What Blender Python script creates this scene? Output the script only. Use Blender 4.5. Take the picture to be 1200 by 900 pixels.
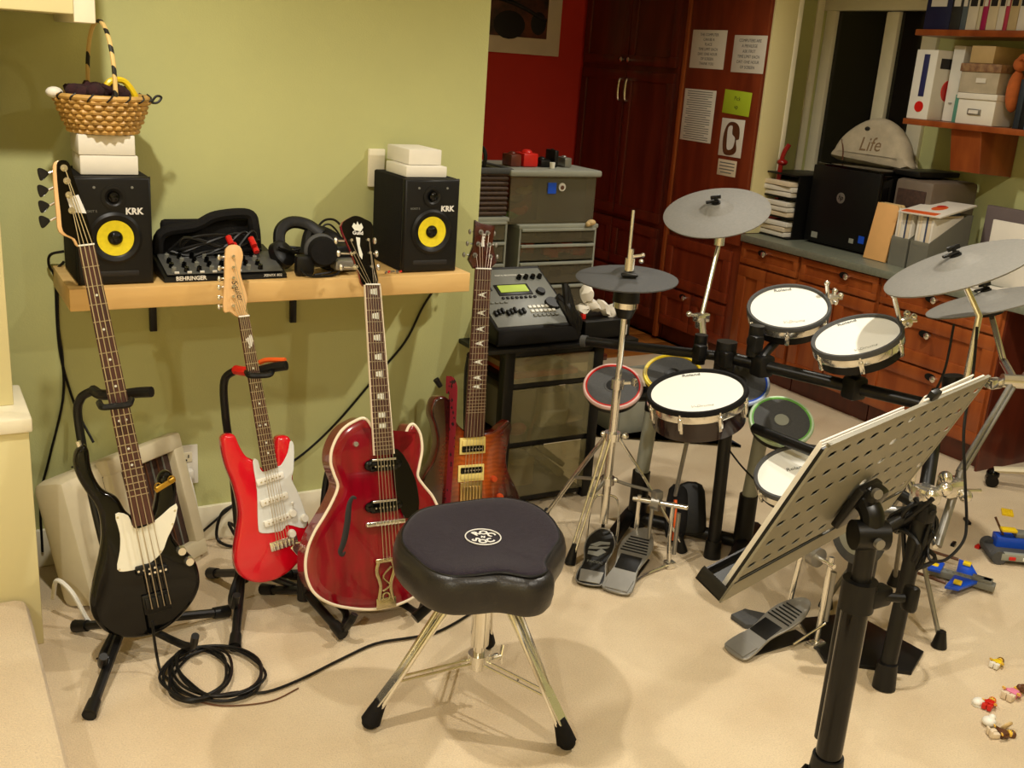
import bpy, bmesh, math, random
from mathutils import Vector as V, Matrix
random.seed(7)
for _o in list(bpy.data.objects): bpy.data.objects.remove(_o)
S = bpy.context.scene
COL = S.collection
PI = math.pi
R = math.radians

# ------------------------------------------------------------ camera, world, lights, exposure
cd = bpy.data.cameras.new('camera'); cam = bpy.data.objects.new('camera', cd); COL.objects.link(cam)
cd.sensor_width = 36; cd.lens = 36.96; cd.clip_start = .02; cd.clip_end = 60
cam.matrix_world = Matrix(((.86705, .08906, -.4902, 0), (-.49356, .28785, -.82069, 0), (.06801, .95352, .29354, 1.5), (0, 0, 0, 1)))
S.camera = cam
W = bpy.data.worlds.new('world'); S.world = W; W.use_nodes = True
W.node_tree.nodes['Background'].inputs[0].default_value = (.9, .75, .5, 1)
W.node_tree.nodes['Background'].inputs[1].default_value = .03
S.view_settings.view_transform = 'Standard'; S.view_settings.look = 'None'
S.view_settings.exposure = 0.0; S.view_settings.gamma = 1

def pot_light(x, y, energy, size=150, blend=.7, rad=.035, z=2.40, col=(1, .94, .82), aim=None):
    l = bpy.data.lights.new('ceiling_pot_light', 'SPOT'); l.energy = energy; l.color = col
    l.spot_size = R(size); l.spot_blend = blend; l.shadow_soft_size = rad
    o = bpy.data.objects.new('ceiling_pot_light', l); COL.objects.link(o); o.location = (x, y, z)
    if aim: o.rotation_euler = (V(aim) - V((x, y, z))).to_track_quat('-Z', 'Y').to_euler()
pot_light(-1.1, -.6, 175)
pot_light(.25, 1.85, 88)
pot_light(1.35, .1, 80)
pot_light(2.5, 1.55, 112)
pot_light(2.85, 3.3, 50)

# ------------------------------------------------------------ materials
def lin(c):
    return tuple(((v/255)/12.92 if v/255 <= .04045 else ((v/255+.055)/1.055)**2.4) for v in c)
MATS = {}
def mat(name, col, rough=.5, metal=0, spec=.5, noise=0, scale=20, bump=0, bscale=None, coat=0, emit=0, trans=0, col2=None, stretch=None, sheen=0):
    m = bpy.data.materials.new(name); m.use_nodes = True; nt = m.node_tree; b = nt.nodes['Principled BSDF']
    c = lin(col) + (1,)
    b.inputs['Base Color'].default_value = c; b.inputs['Roughness'].default_value = rough; b.inputs['Metallic'].default_value = metal
    b.inputs['Specular IOR Level'].default_value = spec; b.inputs['Coat Weight'].default_value = coat
    if sheen: b.inputs['Sheen Weight'].default_value = sheen
    if trans: b.inputs['Transmission Weight'].default_value = trans
    if emit: b.inputs['Emission Color'].default_value = c; b.inputs['Emission Strength'].default_value = emit
    tc = nt.nodes.new('ShaderNodeTexCoord'); src = tc.outputs['Object']
    if stretch:
        mp = nt.nodes.new('ShaderNodeMapping'); mp.inputs['Scale'].default_value = stretch
        nt.links.new(src, mp.inputs[0]); src = mp.outputs[0]
    if noise or col2:
        n = nt.nodes.new('ShaderNodeTexNoise'); n.inputs['Scale'].default_value = scale; n.inputs['Detail'].default_value = 4
        nt.links.new(src, n.inputs['Vector'])
        r = nt.nodes.new('ShaderNodeValToRGB'); r.color_ramp.elements[0].position = .35; r.color_ramp.elements[1].position = .68
        if col2: r.color_ramp.elements[0].color = lin(col2) + (1,)
        else: r.color_ramp.elements[0].color = tuple(v*(1-noise) for v in c[:3]) + (1,)
        r.color_ramp.elements[1].color = c
        nt.links.new(n.outputs['Fac'], r.inputs[0]); nt.links.new(r.outputs[0], b.inputs['Base Color'])
    if bump:
        n2 = nt.nodes.new('ShaderNodeTexNoise'); n2.inputs['Scale'].default_value = bscale or 200; n2.inputs['Detail'].default_value = 3
        nt.links.new(src, n2.inputs['Vector'])
        bp = nt.nodes.new('ShaderNodeBump'); bp.inputs['Strength'].default_value = bump; bp.inputs['Distance'].default_value = .004
        nt.links.new(n2.outputs['Fac'], bp.inputs['Height']); nt.links.new(bp.outputs[0], b.inputs['Normal'])
    MATS[name] = m
    return m
def glass(name, tint, gloss=.1, rough=.05, haze=0, hcol=(120, 120, 110)):
    m = bpy.data.materials.new(name); m.use_nodes = True; nt = m.node_tree; nt.nodes.remove(nt.nodes['Principled BSDF'])
    out = nt.nodes['Material Output']; t = nt.nodes.new('ShaderNodeBsdfTransparent'); t.inputs[0].default_value = lin(tint)+(1,)
    g = nt.nodes.new('ShaderNodeBsdfGlossy'); g.inputs['Roughness'].default_value = rough
    mx = nt.nodes.new('ShaderNodeMixShader'); mx.inputs[0].default_value = gloss
    nt.links.new(t.outputs[0], mx.inputs[1]); nt.links.new(g.outputs[0], mx.inputs[2]); last = mx
    if haze:
        d = nt.nodes.new('ShaderNodeBsdfDiffuse'); d.inputs[0].default_value = lin(hcol)+(1,)
        m2 = nt.nodes.new('ShaderNodeMixShader'); m2.inputs[0].default_value = haze
        nt.links.new(last.outputs[0], m2.inputs[1]); nt.links.new(d.outputs[0], m2.inputs[2]); last = m2
    nt.links.new(last.outputs[0], out.inputs[0]); return m

green_paint = mat('green_wall_paint', (199, 200, 138), .75, noise=.05, scale=3, bump=.15, bscale=250)
cream_paint = mat('cream_wall_paint', (226, 214, 160), .7, noise=.04, scale=3)
white_trim = mat('white_trim_paint', (240, 232, 205), .45, noise=.03)
red_paint = mat('red_wall_paint', (206, 44, 24), .7, noise=.06, scale=4)
ceil_paint = mat('ceiling_paint', (240, 236, 222), .8, noise=.03)
def carpet_mat():
    m = mat('tan_carpet', (228, 202, 160), .95, spec=.1, sheen=.2)
    nt = m.node_tree; b = nt.nodes['Principled BSDF']; tc = nt.nodes['Texture Coordinate'] if 'Texture Coordinate' in nt.nodes else [n for n in nt.nodes if n.type == 'TEX_COORD'][0]
    a = nt.nodes.new('ShaderNodeTexNoise'); a.inputs['Scale'].default_value = 3.5; a.inputs['Detail'].default_value = 6
    f = nt.nodes.new('ShaderNodeTexNoise'); f.inputs['Scale'].default_value = 260; f.inputs['Detail'].default_value = 2
    nt.links.new(tc.outputs['Object'], a.inputs[0]); nt.links.new(tc.outputs['Object'], f.inputs[0])
    r = nt.nodes.new('ShaderNodeValToRGB'); r.color_ramp.elements[0].position = .32; r.color_ramp.elements[1].position = .66
    r.color_ramp.elements[0].color = lin((222, 198, 162))+(1,); r.color_ramp.elements[1].color = lin((238, 217, 182))+(1,)
    nt.links.new(a.outputs['Fac'], r.inputs[0])
    mx = nt.nodes.new('ShaderNodeMix'); mx.data_type = 'RGBA'; mx.blend_type = 'MULTIPLY'; mx.inputs['Factor'].default_value = .35
    nt.links.new(r.outputs[0], mx.inputs[6]); nt.links.new(f.outputs['Fac'], mx.inputs[7])
    nt.links.new(mx.outputs[2], b.inputs['Base Color'])
    bp = nt.nodes.new('ShaderNodeBump'); bp.inputs['Strength'].default_value = .6; bp.inputs['Distance'].default_value = .006
    nt.links.new(f.outputs['Fac'], bp.inputs['Height']); nt.links.new(bp.outputs[0], b.inputs['Normal'])
    return m
carpet = carpet_mat()
plank_wood = mat('oak_plank', (188, 118, 52), .3, noise=.4, scale=8, stretch=(12, 1, 1))
plank_dark = mat('oak_plank_darker', (165, 98, 42), .3, noise=.4, scale=8, stretch=(12, 1, 1))
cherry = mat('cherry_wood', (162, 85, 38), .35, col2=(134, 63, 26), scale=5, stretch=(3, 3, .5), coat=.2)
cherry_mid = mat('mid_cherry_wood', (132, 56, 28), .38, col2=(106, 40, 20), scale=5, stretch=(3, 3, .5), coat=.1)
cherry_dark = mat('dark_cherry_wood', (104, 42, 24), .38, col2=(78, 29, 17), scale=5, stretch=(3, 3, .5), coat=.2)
maple = mat('maple_shelf_wood', (224, 186, 122), .45, col2=(212, 170, 104), scale=6, stretch=(.6, 4, 4))
laminate = mat('grey_green_laminate', (128, 132, 116), .35, noise=.2, scale=60)
black = mat('black_plastic', (19, 18, 17), .42, spec=.3, noise=.2, scale=40)
black_matte = mat('matte_black', (22, 20, 19), .8, spec=.2, noise=.25, scale=80, bump=.3, bscale=300)
black_gloss = mat('black_lacquer', (6, 6, 6), .06, spec=.35, noise=.1)
black_metal = mat('black_powder_coat', (17, 16, 15), .35, spec=.35, noise=.2, scale=50)
rubber = mat('dark_grey_rubber', (74, 74, 74), .75, noise=.15, scale=150, bump=.25, bscale=400)
lit_cym_rubber = mat('lit_cymbal_rubber', (124, 121, 114), .62, noise=.12, scale=120, bump=.2, bscale=500)  # paler copy of the hi-hat's grey rubber, with light on the cymbals painted in
chrome = mat('chrome', (238, 236, 230), .14, .92, noise=.05)
steel = mat('brushed_steel', (150, 147, 140), .35, .65, noise=.1)
white_head = mat('white_mesh_head', (240, 238, 228), .7, noise=.03, scale=300, bump=.2, bscale=900)
white_plastic = mat('white_plastic', (235, 232, 222), .4, noise=.03)
white_card = mat('white_cardboard', (232, 226, 212), .6, noise=.04)
cream_plastic = mat('cream_plastic', (214, 202, 170), .5, noise=.06)
brown_grille = mat('brown_grille_cloth', (70, 46, 34), .8, noise=.4, scale=60)
yellow_cone = mat('yellow_woven_cone', (236, 214, 30), .5, noise=.12, scale=90)
grey_plastic = mat('grey_plastic', (120, 120, 112), .5, noise=.1)
silver_plastic = mat('silver_grey_plastic', (150, 152, 140), .4, noise=.06)
lcd = mat('green_lcd', (150, 170, 30), .4, emit=.35)
red_plastic = mat('red_plastic', (205, 30, 22), .35, noise=.05)
orange_plastic = mat('orange_plastic', (230, 96, 34), .4, noise=.05)
yellow_plastic = mat('yellow_plastic', (240, 205, 30), .35, noise=.05)
blue_plastic = mat('blue_plastic', (24, 80, 205), .3, noise=.05)
green_plastic = mat('green_plastic', (120, 190, 90), .4, noise=.05)
pink_plastic = mat('pink_plastic', (225, 130, 160), .4, noise=.05)
brown_plastic = mat('brown_plastic', (96, 58, 34), .4, noise=.1)
tan_skin = mat('yellow_toy_skin', (236, 190, 70), .4, noise=.05)
strat_red = mat('red_lacquer', (214, 10, 34), .18, coat=.8, noise=.05)
hollow_red = mat('cherry_red_lacquer', (136, 2, 26), .15, coat=.7, col2=(112, 3, 18), scale=6, stretch=(6, 1, 1))
hollow_side = mat('cherry_red_side', (130, 16, 40), .2, coat=.8, noise=.2, scale=12)
binding = mat('cream_binding', (238, 222, 196), .4, noise=.04)
rosewood = mat('rosewood', (84, 46, 34), .5, col2=(62, 32, 24), scale=10, stretch=(6, 1, 6))
maple_neck = mat('maple_neck', (232, 186, 128), .35, noise=.08, stretch=(6, 1, 6), coat=.3)
pearl = mat('pearl_inlay', (225, 225, 212), .25, noise=.1)
cream_pick = mat('cream_pickup', (240, 218, 130), .35, noise=.04)
white_guard = mat('white_pickguard', (236, 232, 214), .35, noise=.03)
mint_guard = mat('pale_pickguard', (220, 222, 220), .3, noise=.03)
string_steel = mat('string_steel', (200, 190, 175), .3, 1, noise=.05)
mahog = mat('dark_red_mahogany', (84, 22, 12), .2, coat=.6, noise=.25, scale=12, stretch=(6, 1, 6))
seat_cloth = mat('charcoal_velour', (40, 32, 42), .95, spec=.15, noise=.35, scale=110, bump=.4, bscale=500, sheen=.12)
seat_vinyl = mat('black_vinyl', (30, 27, 26), .35, noise=.15, bump=.15, bscale=260)
logo_white = mat('printed_white', (225, 222, 215), .5, noise=.03)
logo_dark = mat('printed_black', (24, 21, 20), .6, noise=.05)
paper = mat('white_paper', (225, 218, 205), .7, noise=.04)
paper2 = mat('warm_paper', (224, 206, 178), .7, noise=.06)
lime_paper = mat('lime_paper', (178, 200, 40), .7, noise=.04)
wicker = mat('wicker', (214, 168, 92), .5, noise=.3, scale=40)
wicker_dark = mat('dark_wicker', (70, 46, 26), .6, noise=.3, scale=40)
shell_dark = mat('dark_chocolate_shell', (36, 20, 20), .15, coat=.35, noise=.3, scale=4)
tan_board = mat('tan_board', (206, 176, 122), .6, noise=.08)
linen = mat('linen_print', (196, 182, 156), .9, noise=.2, scale=16, bump=.3)
night = mat('night_window_glass', (30, 28, 24), .08, noise=.1)
cloth_dark = mat('dark_maroon_knit', (52, 22, 26), .95, noise=.4, scale=60, bump=.6, bscale=120)
clear_glass = glass('clear_glass', (215, 215, 205), .10, .03)
smoke_plastic = glass('smoky_clear_plastic', (225, 220, 205), .06, .2, .26, (140, 132, 112))
rack_glass = glass('rack_glass', (228, 224, 205), .07, .05, .30, (150, 142, 108))  # pale diffuse haze painted in for reflections on the rack front
frost_plastic = glass('frosted_clear_plastic', (200, 200, 192), .08, .2, .35, (170, 168, 155))
def burst_mat():
    m = mat('sunburst_top', (176, 74, 20), .15, coat=1)
    nt = m.node_tree; b = nt.nodes['Principled BSDF']; tc = [n for n in nt.nodes if n.type == 'TEX_COORD'][0]
    mp = nt.nodes.new('ShaderNodeMapping'); mp.inputs['Location'].default_value = (.01*6.8, -.30*4.8, 0); mp.inputs['Scale'].default_value = (6.8, 4.8, 1)
    gr = nt.nodes.new('ShaderNodeTexGradient'); gr.gradient_type = 'SPHERICAL'
    n = nt.nodes.new('ShaderNodeTexWave'); n.inputs['Scale'].default_value = 22; n.inputs['Distortion'].default_value = 6; n.bands_direction = 'Y'
    nt.links.new(tc.outputs['Object'], mp.inputs[0]); nt.links.new(mp.outputs[0], gr.inputs[0]); nt.links.new(tc.outputs['Object'], n.inputs[0])
    r = nt.nodes.new('ShaderNodeValToRGB'); e = r.color_ramp.elements
    e[0].position = 0; e[0].color = lin((40, 10, 8))+(1,); e[1].position = .62; e[1].color = lin((182, 82, 22))+(1,)
    k = e.new(.22); k.color = lin((92, 22, 10))+(1,)
    nt.links.new(gr.outputs['Fac'], r.inputs[0])
    mx = nt.nodes.new('ShaderNodeMix'); mx.data_type = 'RGBA'; mx.blend_type = 'MULTIPLY'; mx.inputs['Factor'].default_value = .25
    nt.links.new(r.outputs[0], mx.inputs[6]); nt.links.new(n.outputs['Color'], mx.inputs[7]); nt.links.new(mx.outputs[2], b.inputs['Base Color'])
    return m
sunburst = burst_mat()
def strap_mat():
    m = mat('woven_red_strap', (150, 24, 40), .9, bump=.3)
    nt = m.node_tree; b = nt.nodes['Principled BSDF']; tc = [n for n in nt.nodes if n.type == 'TEX_COORD'][0]
    v = nt.nodes.new('ShaderNodeTexVoronoi'); v.inputs['Scale'].default_value = 45; v.distance = 'MANHATTAN'
    nt.links.new(tc.outputs['Object'], v.inputs[0])
    r = nt.nodes.new('ShaderNodeValToRGB'); r.color_ramp.interpolation = 'CONSTANT'; e = r.color_ramp.elements
    e[0].color = lin((40, 14, 22))+(1,); e[1].position = .42; e[1].color = lin((150, 26, 42))+(1,)
    nt.links.new(v.outputs['Distance'], r.inputs[0]); nt.links.new(r.outputs[0], b.inputs['Base Color']); return m
strap_red = strap_mat()
def wrap_mat():
    m = mat('striped_cane_wrap', (224, 190, 120), .5)
    nt = m.node_tree; b = nt.nodes['Principled BSDF']; tc = [n for n in nt.nodes if n.type == 'TEX_COORD'][0]
    w = nt.nodes.new('ShaderNodeTexWave'); w.inputs['Scale'].default_value = 10; w.bands_direction = 'DIAGONAL'
    nt.links.new(tc.outputs['Object'], w.inputs[0]); r = nt.nodes.new('ShaderNodeValToRGB'); e = r.color_ramp.elements; r.color_ramp.interpolation = 'CONSTANT'
    e[0].color = lin((30, 28, 22))+(1,); e[1].position = .3; e[1].color = lin((224, 190, 120))+(1,)
    nt.links.new(w.outputs['Fac'], r.inputs[0]); nt.links.new(r.outputs[0], b.inputs['Base Color']); return m
cane_wrap = wrap_mat()

# ------------------------------------------------------------ mesh helpers
def frame(o, x, y=None, z=None):
    """matrix from an origin, an x direction and an approximate y (or z) direction"""
    x = V(x).normalized()
    if z is not None:
        z = V(z).normalized(); y = z.cross(x).normalized(); x = y.cross(z)
    else:
        y = V(y); z = x.cross(y).normalized(); y = z.cross(x)
    m = Matrix.Identity(4)
    for i in range(3): m[i][0] = x[i]; m[i][1] = y[i]; m[i][2] = z[i]; m[i][3] = V(o)[i]
    return m
def zframe(o, n, xd=None):
    n = V(n).normalized(); xd = V(xd) if xd else (V((1, 0, 0)) if abs(n.x) < .9 else V((0, 1, 0)))
    return frame(o, xd, z=n)
def rotz(a): return Matrix.Rotation(a, 4, 'Z')
def T4(x, y, z): return Matrix.Translation((x, y, z))
def spline(pts, seg=6, closed=False):
    P = [V(p) for p in pts]; n = len(P)
    if n < 3: return P
    out = []; rng = range(n) if closed else range(n-1)
    for i in rng:
        a = P[(i-1) % n] if closed or i > 0 else P[0]*2-P[1]
        b = P[i]; c = P[(i+1) % n]; d = P[(i+2) % n] if closed or i+2 < n else P[-1]*2-P[-2]
        for k in range(seg):
            t = k/seg
            out.append(.5*((2*b)+(c-a)*t+(2*a-5*b+4*c-d)*t*t+(3*b-a-3*c+d)*t**3))
    if not closed: out.append(P[-1])
    return out
class MB:
    def __init__(s, M=None): s.bm = bmesh.new(); s.M = M or Matrix.Identity(4)
    def _v(s, p): return s.bm.verts.new(s.M @ V(p))
    def _f(s, vs):
        try: return s.bm.faces.new(vs)
        except ValueError: return None
    def box(s, c, size, bev=0, rot=None, seg=2):
        t = bmesh.new(); bmesh.ops.create_cube(t, size=1)
        for v in t.verts: v.co = V((v.co.x*size[0], v.co.y*size[1], v.co.z*size[2]))
        if bev: bmesh.ops.bevel(t, geom=list(t.edges), offset=min(bev, min(size)*.45), segments=seg, affect='EDGES', profile=.5)
        X = s.M @ T4(*c) @ (rot if rot is not None else Matrix.Identity(4))
        mp = {v: s.bm.verts.new(X @ v.co) for v in t.verts}
        for f in t.faces: s._f([mp[v] for v in f.verts])
        t.free(); return s
    def rings(s, rings, cap0=True, cap1=True, closed=False):
        R_ = [[s._v(p) for p in r] for r in rings]; n = len(R_[0]); m = len(R_)
        for i in range(m if closed else m-1):
            a, b = R_[i], R_[(i+1) % m]
            for k in range(n): s._f([a[k], a[(k+1) % n], b[(k+1) % n], b[k]])
        if not closed:
            if cap0: s._f(R_[0][::-1])
            if cap1: s._f(R_[-1])
        return s
    def cyl(s, a, b, r, r2=None, n=16, cap=True):
        a = V(a); b = V(b); z = zframe(a, b-a); L = (b-a).length; r2 = r if r2 is None else r2
        c = lambda rr, h: [z @ V((rr*math.cos(2*PI*k/n), rr*math.sin(2*PI*k/n), h)) for k in range(n)]
        return s.rings([c(r, 0), c(r2, L)], cap, cap)
    def lathe(s, prof, o=(0, 0, 0), n_=(0, 0, 1), n=32, cap0=True, cap1=True, sx=1):
        z = zframe(o, n_)
        return s.rings([[z @ V((r*sx*math.cos(2*PI*k/n), r*math.sin(2*PI*k/n), h)) for k in range(n)] for r, h in prof], cap0, cap1)
    def tube(s, pts, r, n=8, seg=6, closed=False, smooth=True, flat=1):
        P = spline(pts, seg, closed) if smooth else [V(p) for p in pts]
        m = len(P); rr = []; up = None
        for i, p in enumerate(P):
            a = P[(i-1) % m] if closed or i > 0 else p; b = P[(i+1) % m] if closed or i < m-1 else p
            t = (b-a).normalized() if (b-a).length > 1e-9 else V((0, 0, 1))
            if up is None: up = V((0, 0, 1)) if abs(t.z) < .9 else V((1, 0, 0))
            sd = t.cross(up).normalized(); up = sd.cross(t).normalized()
            rad = r(i/(m-1)) if callable(r) else r
            rr.append([p+sd*rad*math.cos(2*PI*k/n)+up*rad*flat*math.sin(2*PI*k/n) for k in range(n)])
        return s.rings(rr, True, True, closed)
    def prism(s, poly, z0, z1, bev=0, seg=3, fr=None, top=True):
        """closed 2-D outline extruded from z0 to z1 with rounded rims"""
        poly = [V((p[0], p[1])) for p in poly]; n = len(poly)
        A = sum(poly[i].x*poly[(i+1) % n].y-poly[(i+1) % n].x*poly[i].y for i in range(n))
        if A < 0: poly.reverse()
        def inset(d):
            if d <= 0: return poly
            o = []
            for i in range(n):
                a, b, c = poly[i-1], poly[i], poly[(i+1) % n]
                e1 = (b-a); e2 = (c-b)
                if e1.length < 1e-9 or e2.length < 1e-9: o.append(b); continue
                e1.normalize(); e2.normalize()
                nn = V((-e1.y-e2.y, e1.x+e2.x)); 
                if nn.length < .2: o.append(b); continue
                nn.normalize(); o.append(b+nn*d)
            return o
        X = fr or Matrix.Identity(4); rg = []
        if bev:
            for k in range(seg+1):
                t = PI/2*k/seg; rg.append((bev*(1-math.sin(t)), z0+bev*(1-math.cos(t))))
            for k in range(seg, -1, -1):
                t = PI/2*k/seg; rg.append((bev*(1-math.sin(t)), z1-bev*(1-math.cos(t))))
        else: rg = [(0, z0), (0, z1)]
        R_ = [[s._v(X @ V((p.x, p.y, z))) for p in inset(d)] for d, z in rg]
        for a, b in zip(R_, R_[1:]):
            for k in range(n): s._f([a[k], a[(k+1) % n], b[(k+1) % n], b[k]])
        for ring, flip in ((R_[0], 1), (R_[-1], 0)):
            f = s._f(ring[::-1] if flip else ring)
            if f: f.normal_update(); bmesh.ops.triangulate(s.bm, faces=[f], ngon_method='EAR_CLIP')
        return s
    def sphere(s, c, r, sc=(1, 1, 1), n=14, rot=None):
        t = bmesh.new(); bmesh.ops.create_uvsphere(t, u_segments=n, v_segments=max(6, n//2+2), radius=r)
        X = s.M @ T4(*c) @ (rot if rot is not None else Matrix.Identity(4)) @ Matrix.Diagonal((*sc, 1))
        mp = {v: s.bm.verts.new(X @ v.co) for v in t.verts}
        for f in t.faces: s._f([mp[v] for v in f.verts])
        t.free(); return s
    def torus(s, c, nrm, R1, r, n=36, m=8, sx=1):
        z = zframe(c, nrm); P = [z @ V((R1*sx*math.cos(2*PI*k/n), R1*math.sin(2*PI*k/n), 0)) for k in range(n)]
        return s.tube(P, r, m, closed=True, smooth=False)
    def text(s, body, size, fr, depth=.0006, align='CENTER', bold=0, shear=0):
        cu = bpy.data.curves.new('t', 'FONT'); cu.body = body; cu.size = size; cu.extrude = depth; cu.align_x = align; cu.align_y = 'CENTER'
        cu.resolution_u = 2; cu.offset = bold; cu.shear = shear
        o = bpy.data.objects.new('t', cu); me = bpy.data.meshes.new_from_object(o)
        vs = [s._v(fr @ v.co) for v in me.vertices]
        for p in me.polygons: s._f([vs[i] for i in p.vertices])
        bpy.data.objects.remove(o); bpy.data.curves.remove(cu); bpy.data.meshes.remove(me); return s
ROOT = {}
def rootmat(o):
    while o is not None:
        if o.name in ROOT: return ROOT[o.name]
        o = o.parent
    return Matrix.Identity(4)
def part(name, mb, m, parent=None, label=None, local=False, ang=35, kind=None):
    me = bpy.data.meshes.new(name)
    bmesh.ops.recalc_face_normals(mb.bm, faces=mb.bm.faces)
    mb.bm.to_mesh(me); mb.bm.free()
    if not local and parent is not None: me.transform(rootmat(parent).inverted())
    me.materials.append(m)
    me.polygons.foreach_set('use_smooth', [True]*len(me.polygons)); me.set_sharp_from_angle(angle=R(ang)); me.update()
    o = bpy.data.objects.new(name, me); COL.objects.link(o)
    if parent is not None: o.parent = parent
    if label: o['label'] = label
    if kind: o['kind'] = kind
    return o
def thing(name, label, cat, M=None, group=None):
    o = bpy.data.objects.new(name, None); COL.objects.link(o); o.empty_display_size = .05
    M = M if isinstance(M, Matrix) else T4(*(M or (0, 0, 0)))
    o.matrix_world = M; ROOT[o.name] = M.copy(); o['label'] = label; o['category'] = cat
    if group: o['group'] = group
    return o
def solo(name, mb, m, label, cat, group=None, kind=None, origin=None):
    if origin is None:
        bb = [v.co.copy() for v in mb.bm.verts]; origin = (sum(v.x for v in bb)/len(bb), sum(v.y for v in bb)/len(bb), min(v.z for v in bb))
    bmesh.ops.translate(mb.bm, verts=mb.bm.verts, vec=-V(origin))
    o = part(name, mb, m); o.location = origin; o['label'] = label; o['category'] = cat; ROOT[o.name] = T4(*origin)
    if group: o['group'] = group
    if kind: o['kind'] = kind
    return o
def struct(name, mb, m, parent=None):
    o = part(name, mb, m, parent)
    if parent is None: o['kind'] = 'structure'; ROOT[o.name] = Matrix.Identity(4)
    return o
def dup(root, M, label=None, group=None):
    r = root.copy(); COL.objects.link(r); r.matrix_world = M
    if label: r['label'] = label
    if group: r['group'] = group
    for ch in list(root.children):
        c = ch.copy(); COL.objects.link(c); c.parent = r
        for g in list(ch.children):
            d = g.copy(); COL.objects.link(d); d.parent = c
    return r
def bx(x0, x1, y0, y1, z0, z1, bev=0, M=None):
    return MB(M).box(((x0+x1)/2, (y0+y1)/2, (z0+z1)/2), (x1-x0, y1-y0, z1-z0), bev)

# ------------------------------------------------------------ the room
struct('floor', bx(-1.7, 4.5, -1.7, 4.45, -.05, 0), carpet)
sub = struct('floor_hall', bx(1.65, 4.5, 4.45, 5.85, -.05, -.018), cherry_dark)
k = 0
for i in range(13):
    y = 4.45+.1*i; x = 1.66-.3*(i % 3)
    while x < 3.78:
        x1 = min(x+.85, 3.8); xa = max(x, 1.66)
        if x1-xa > .05:
            part('floor_plank', bx(xa+.001, x1-.001, y+.001, y+.098, -.018, 0, .0015), plank_wood if (i*7+k) % 3 else plank_dark, sub); k += 1
        x += .85
struct('wall_back', bx(-1.7, 1.65, 3.05, 5.85, 0, 2.45, .004), green_paint)
struct('wall_red', bx(1.65, 4.5, 5.75, 5.85, 0, 2.45), red_paint)
# right wall with the window opening
wr = MB()
for a in ((-1.7, 3.66, 0, 2.45), (4.42, 5.8, 0, 2.45), (3.66, 4.42, 0, 1.02), (3.66, 4.42, 1.96, 2.45)):
    wr.box((4.46, (a[0]+a[1])/2, (a[2]+a[3])/2), (.12, a[1]-a[0], a[3]-a[2]))
struct('wall_right', wr, green_paint)
struct('wall_front', bx(-1.7, 4.5, -1.8, -1.7, 0, 2.45), cream_paint)
struct('wall_left', bx(-1.8, -1.7, -1.7, 3.05, 0, 2.45), cream_paint)
struct('ceiling', bx(-1.8, 4.55, -1.8, 5.85, 2.45, 2.5), ceil_paint)
struct('baseboard_back', bx(-1.7, 1.652, 3.034, 3.05, 0, .115, .003), white_trim)
struct('baseboard_front', bx(-1.7, 4.4, -1.7, -1.685, 0, .115, .003), white_trim)
# half-wall of the stair at the left edge: thick lower part, ledge, set-back upper part, carpeted step in front
struct('wall_stair_lower', bx(-1.2, .221, 2.60, 2.86, 0, .60, .003), cream_paint)
struct('trim_1', bx(-1.2, .229, 2.59, 2.87, .575, .612, .006), white_trim)
struct('wall_stair_upper', bx(-1.2, .200, 2.70, 2.86, .612, 2.45, .003), cream_paint)
struct('stair_landing', bx(-1.69, .190, .2, 2.598, 0, .15, .03), carpet)
struct('trim_2', bx(-1.2, .384, 2.70, 3.05, 1.532, 1.74, .004), cream_paint)
struct('trim_3', bx(.384, .434, 2.72, 3.05, 1.515, 1.80, .004), white_trim)
# window in the right wall
wf = MB()
X0 = 4.385
for a in ((3.60, 3.69, .98, 1.98), (4.27, 4.34, .98, 1.98), (3.85, 3.93, 1.0, 1.86)): wf.box((X0+.01, (a[0]+a[1])/2, (a[2]+a[3])/2), (.04, a[1]-a[0], a[3]-a[2]), .006)
wf.box((X0+.005, 3.97, 1.90), (.06, .80, .07), .006); wf.box((X0+.0, 3.97, 1.0), (.07, .80, .05), .006)
wn = part('window_1', MB(), white_trim) if False else struct('window_1', wf, white_trim)
for ya, yb in ((3.69, 3.85), (3.93, 4.27)):
    part('pane', bx(4.40, 4.408, ya, yb, 1.02, 1.87), night, wn)
struct('wall_return', bx(3.80, 4.40, 4.345, 4.40, 0, 2.45), green_paint)
cs = MB(); cs.box((3.945, 4.092, 1.565), (.03, .02, 1.67), .004); cs.box((4.33, 4.340, 1.6), (.05, .012, 1.7), .004)
struct('trim_4', cs, white_trim)

# outlet with white plug, plate beside the right speaker
o = thing('wall_outlet', 'white electrical outlet low on the green wall with a white plug in it', 'outlet', (.687, 3.05, .26))
part('face_plate', bx(.651, .722, 3.042, 3.0495, .195, .322, .003), white_plastic, o)
part('socket', bx(.668, .705, 3.039, 3.046, .268, .300, .006), white_trim, o)
sl = MB()
for dx in (-.008, .006): sl.box((.687+dx, 3.0385, .288), (.003, .002, .010))
sl.cyl((.686, 3.0395, .276), (.686, 3.0375, .276), .003, n=8)
part('slot', sl, logo_dark, o)
p = MB(); p.box((.687, 3.025, .236), (.030, .03, .030), .006)
p.tube([(.687, 3.012, .230), (.690, 2.985, .20), (.700, 2.985, .14), (.705, 3.0, .08), (.700, 3.015, .03)], .0055)
solo('power_plug', p, white_plastic, 'white power plug and lead in the lower socket', 'plug')
solo('wall_plate', bx(1.251, 1.305, 3.036, 3.0495, 1.10, 1.215, .004), white_trim, 'blank white plate on the wall behind the right speaker', 'wall plate')

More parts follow.
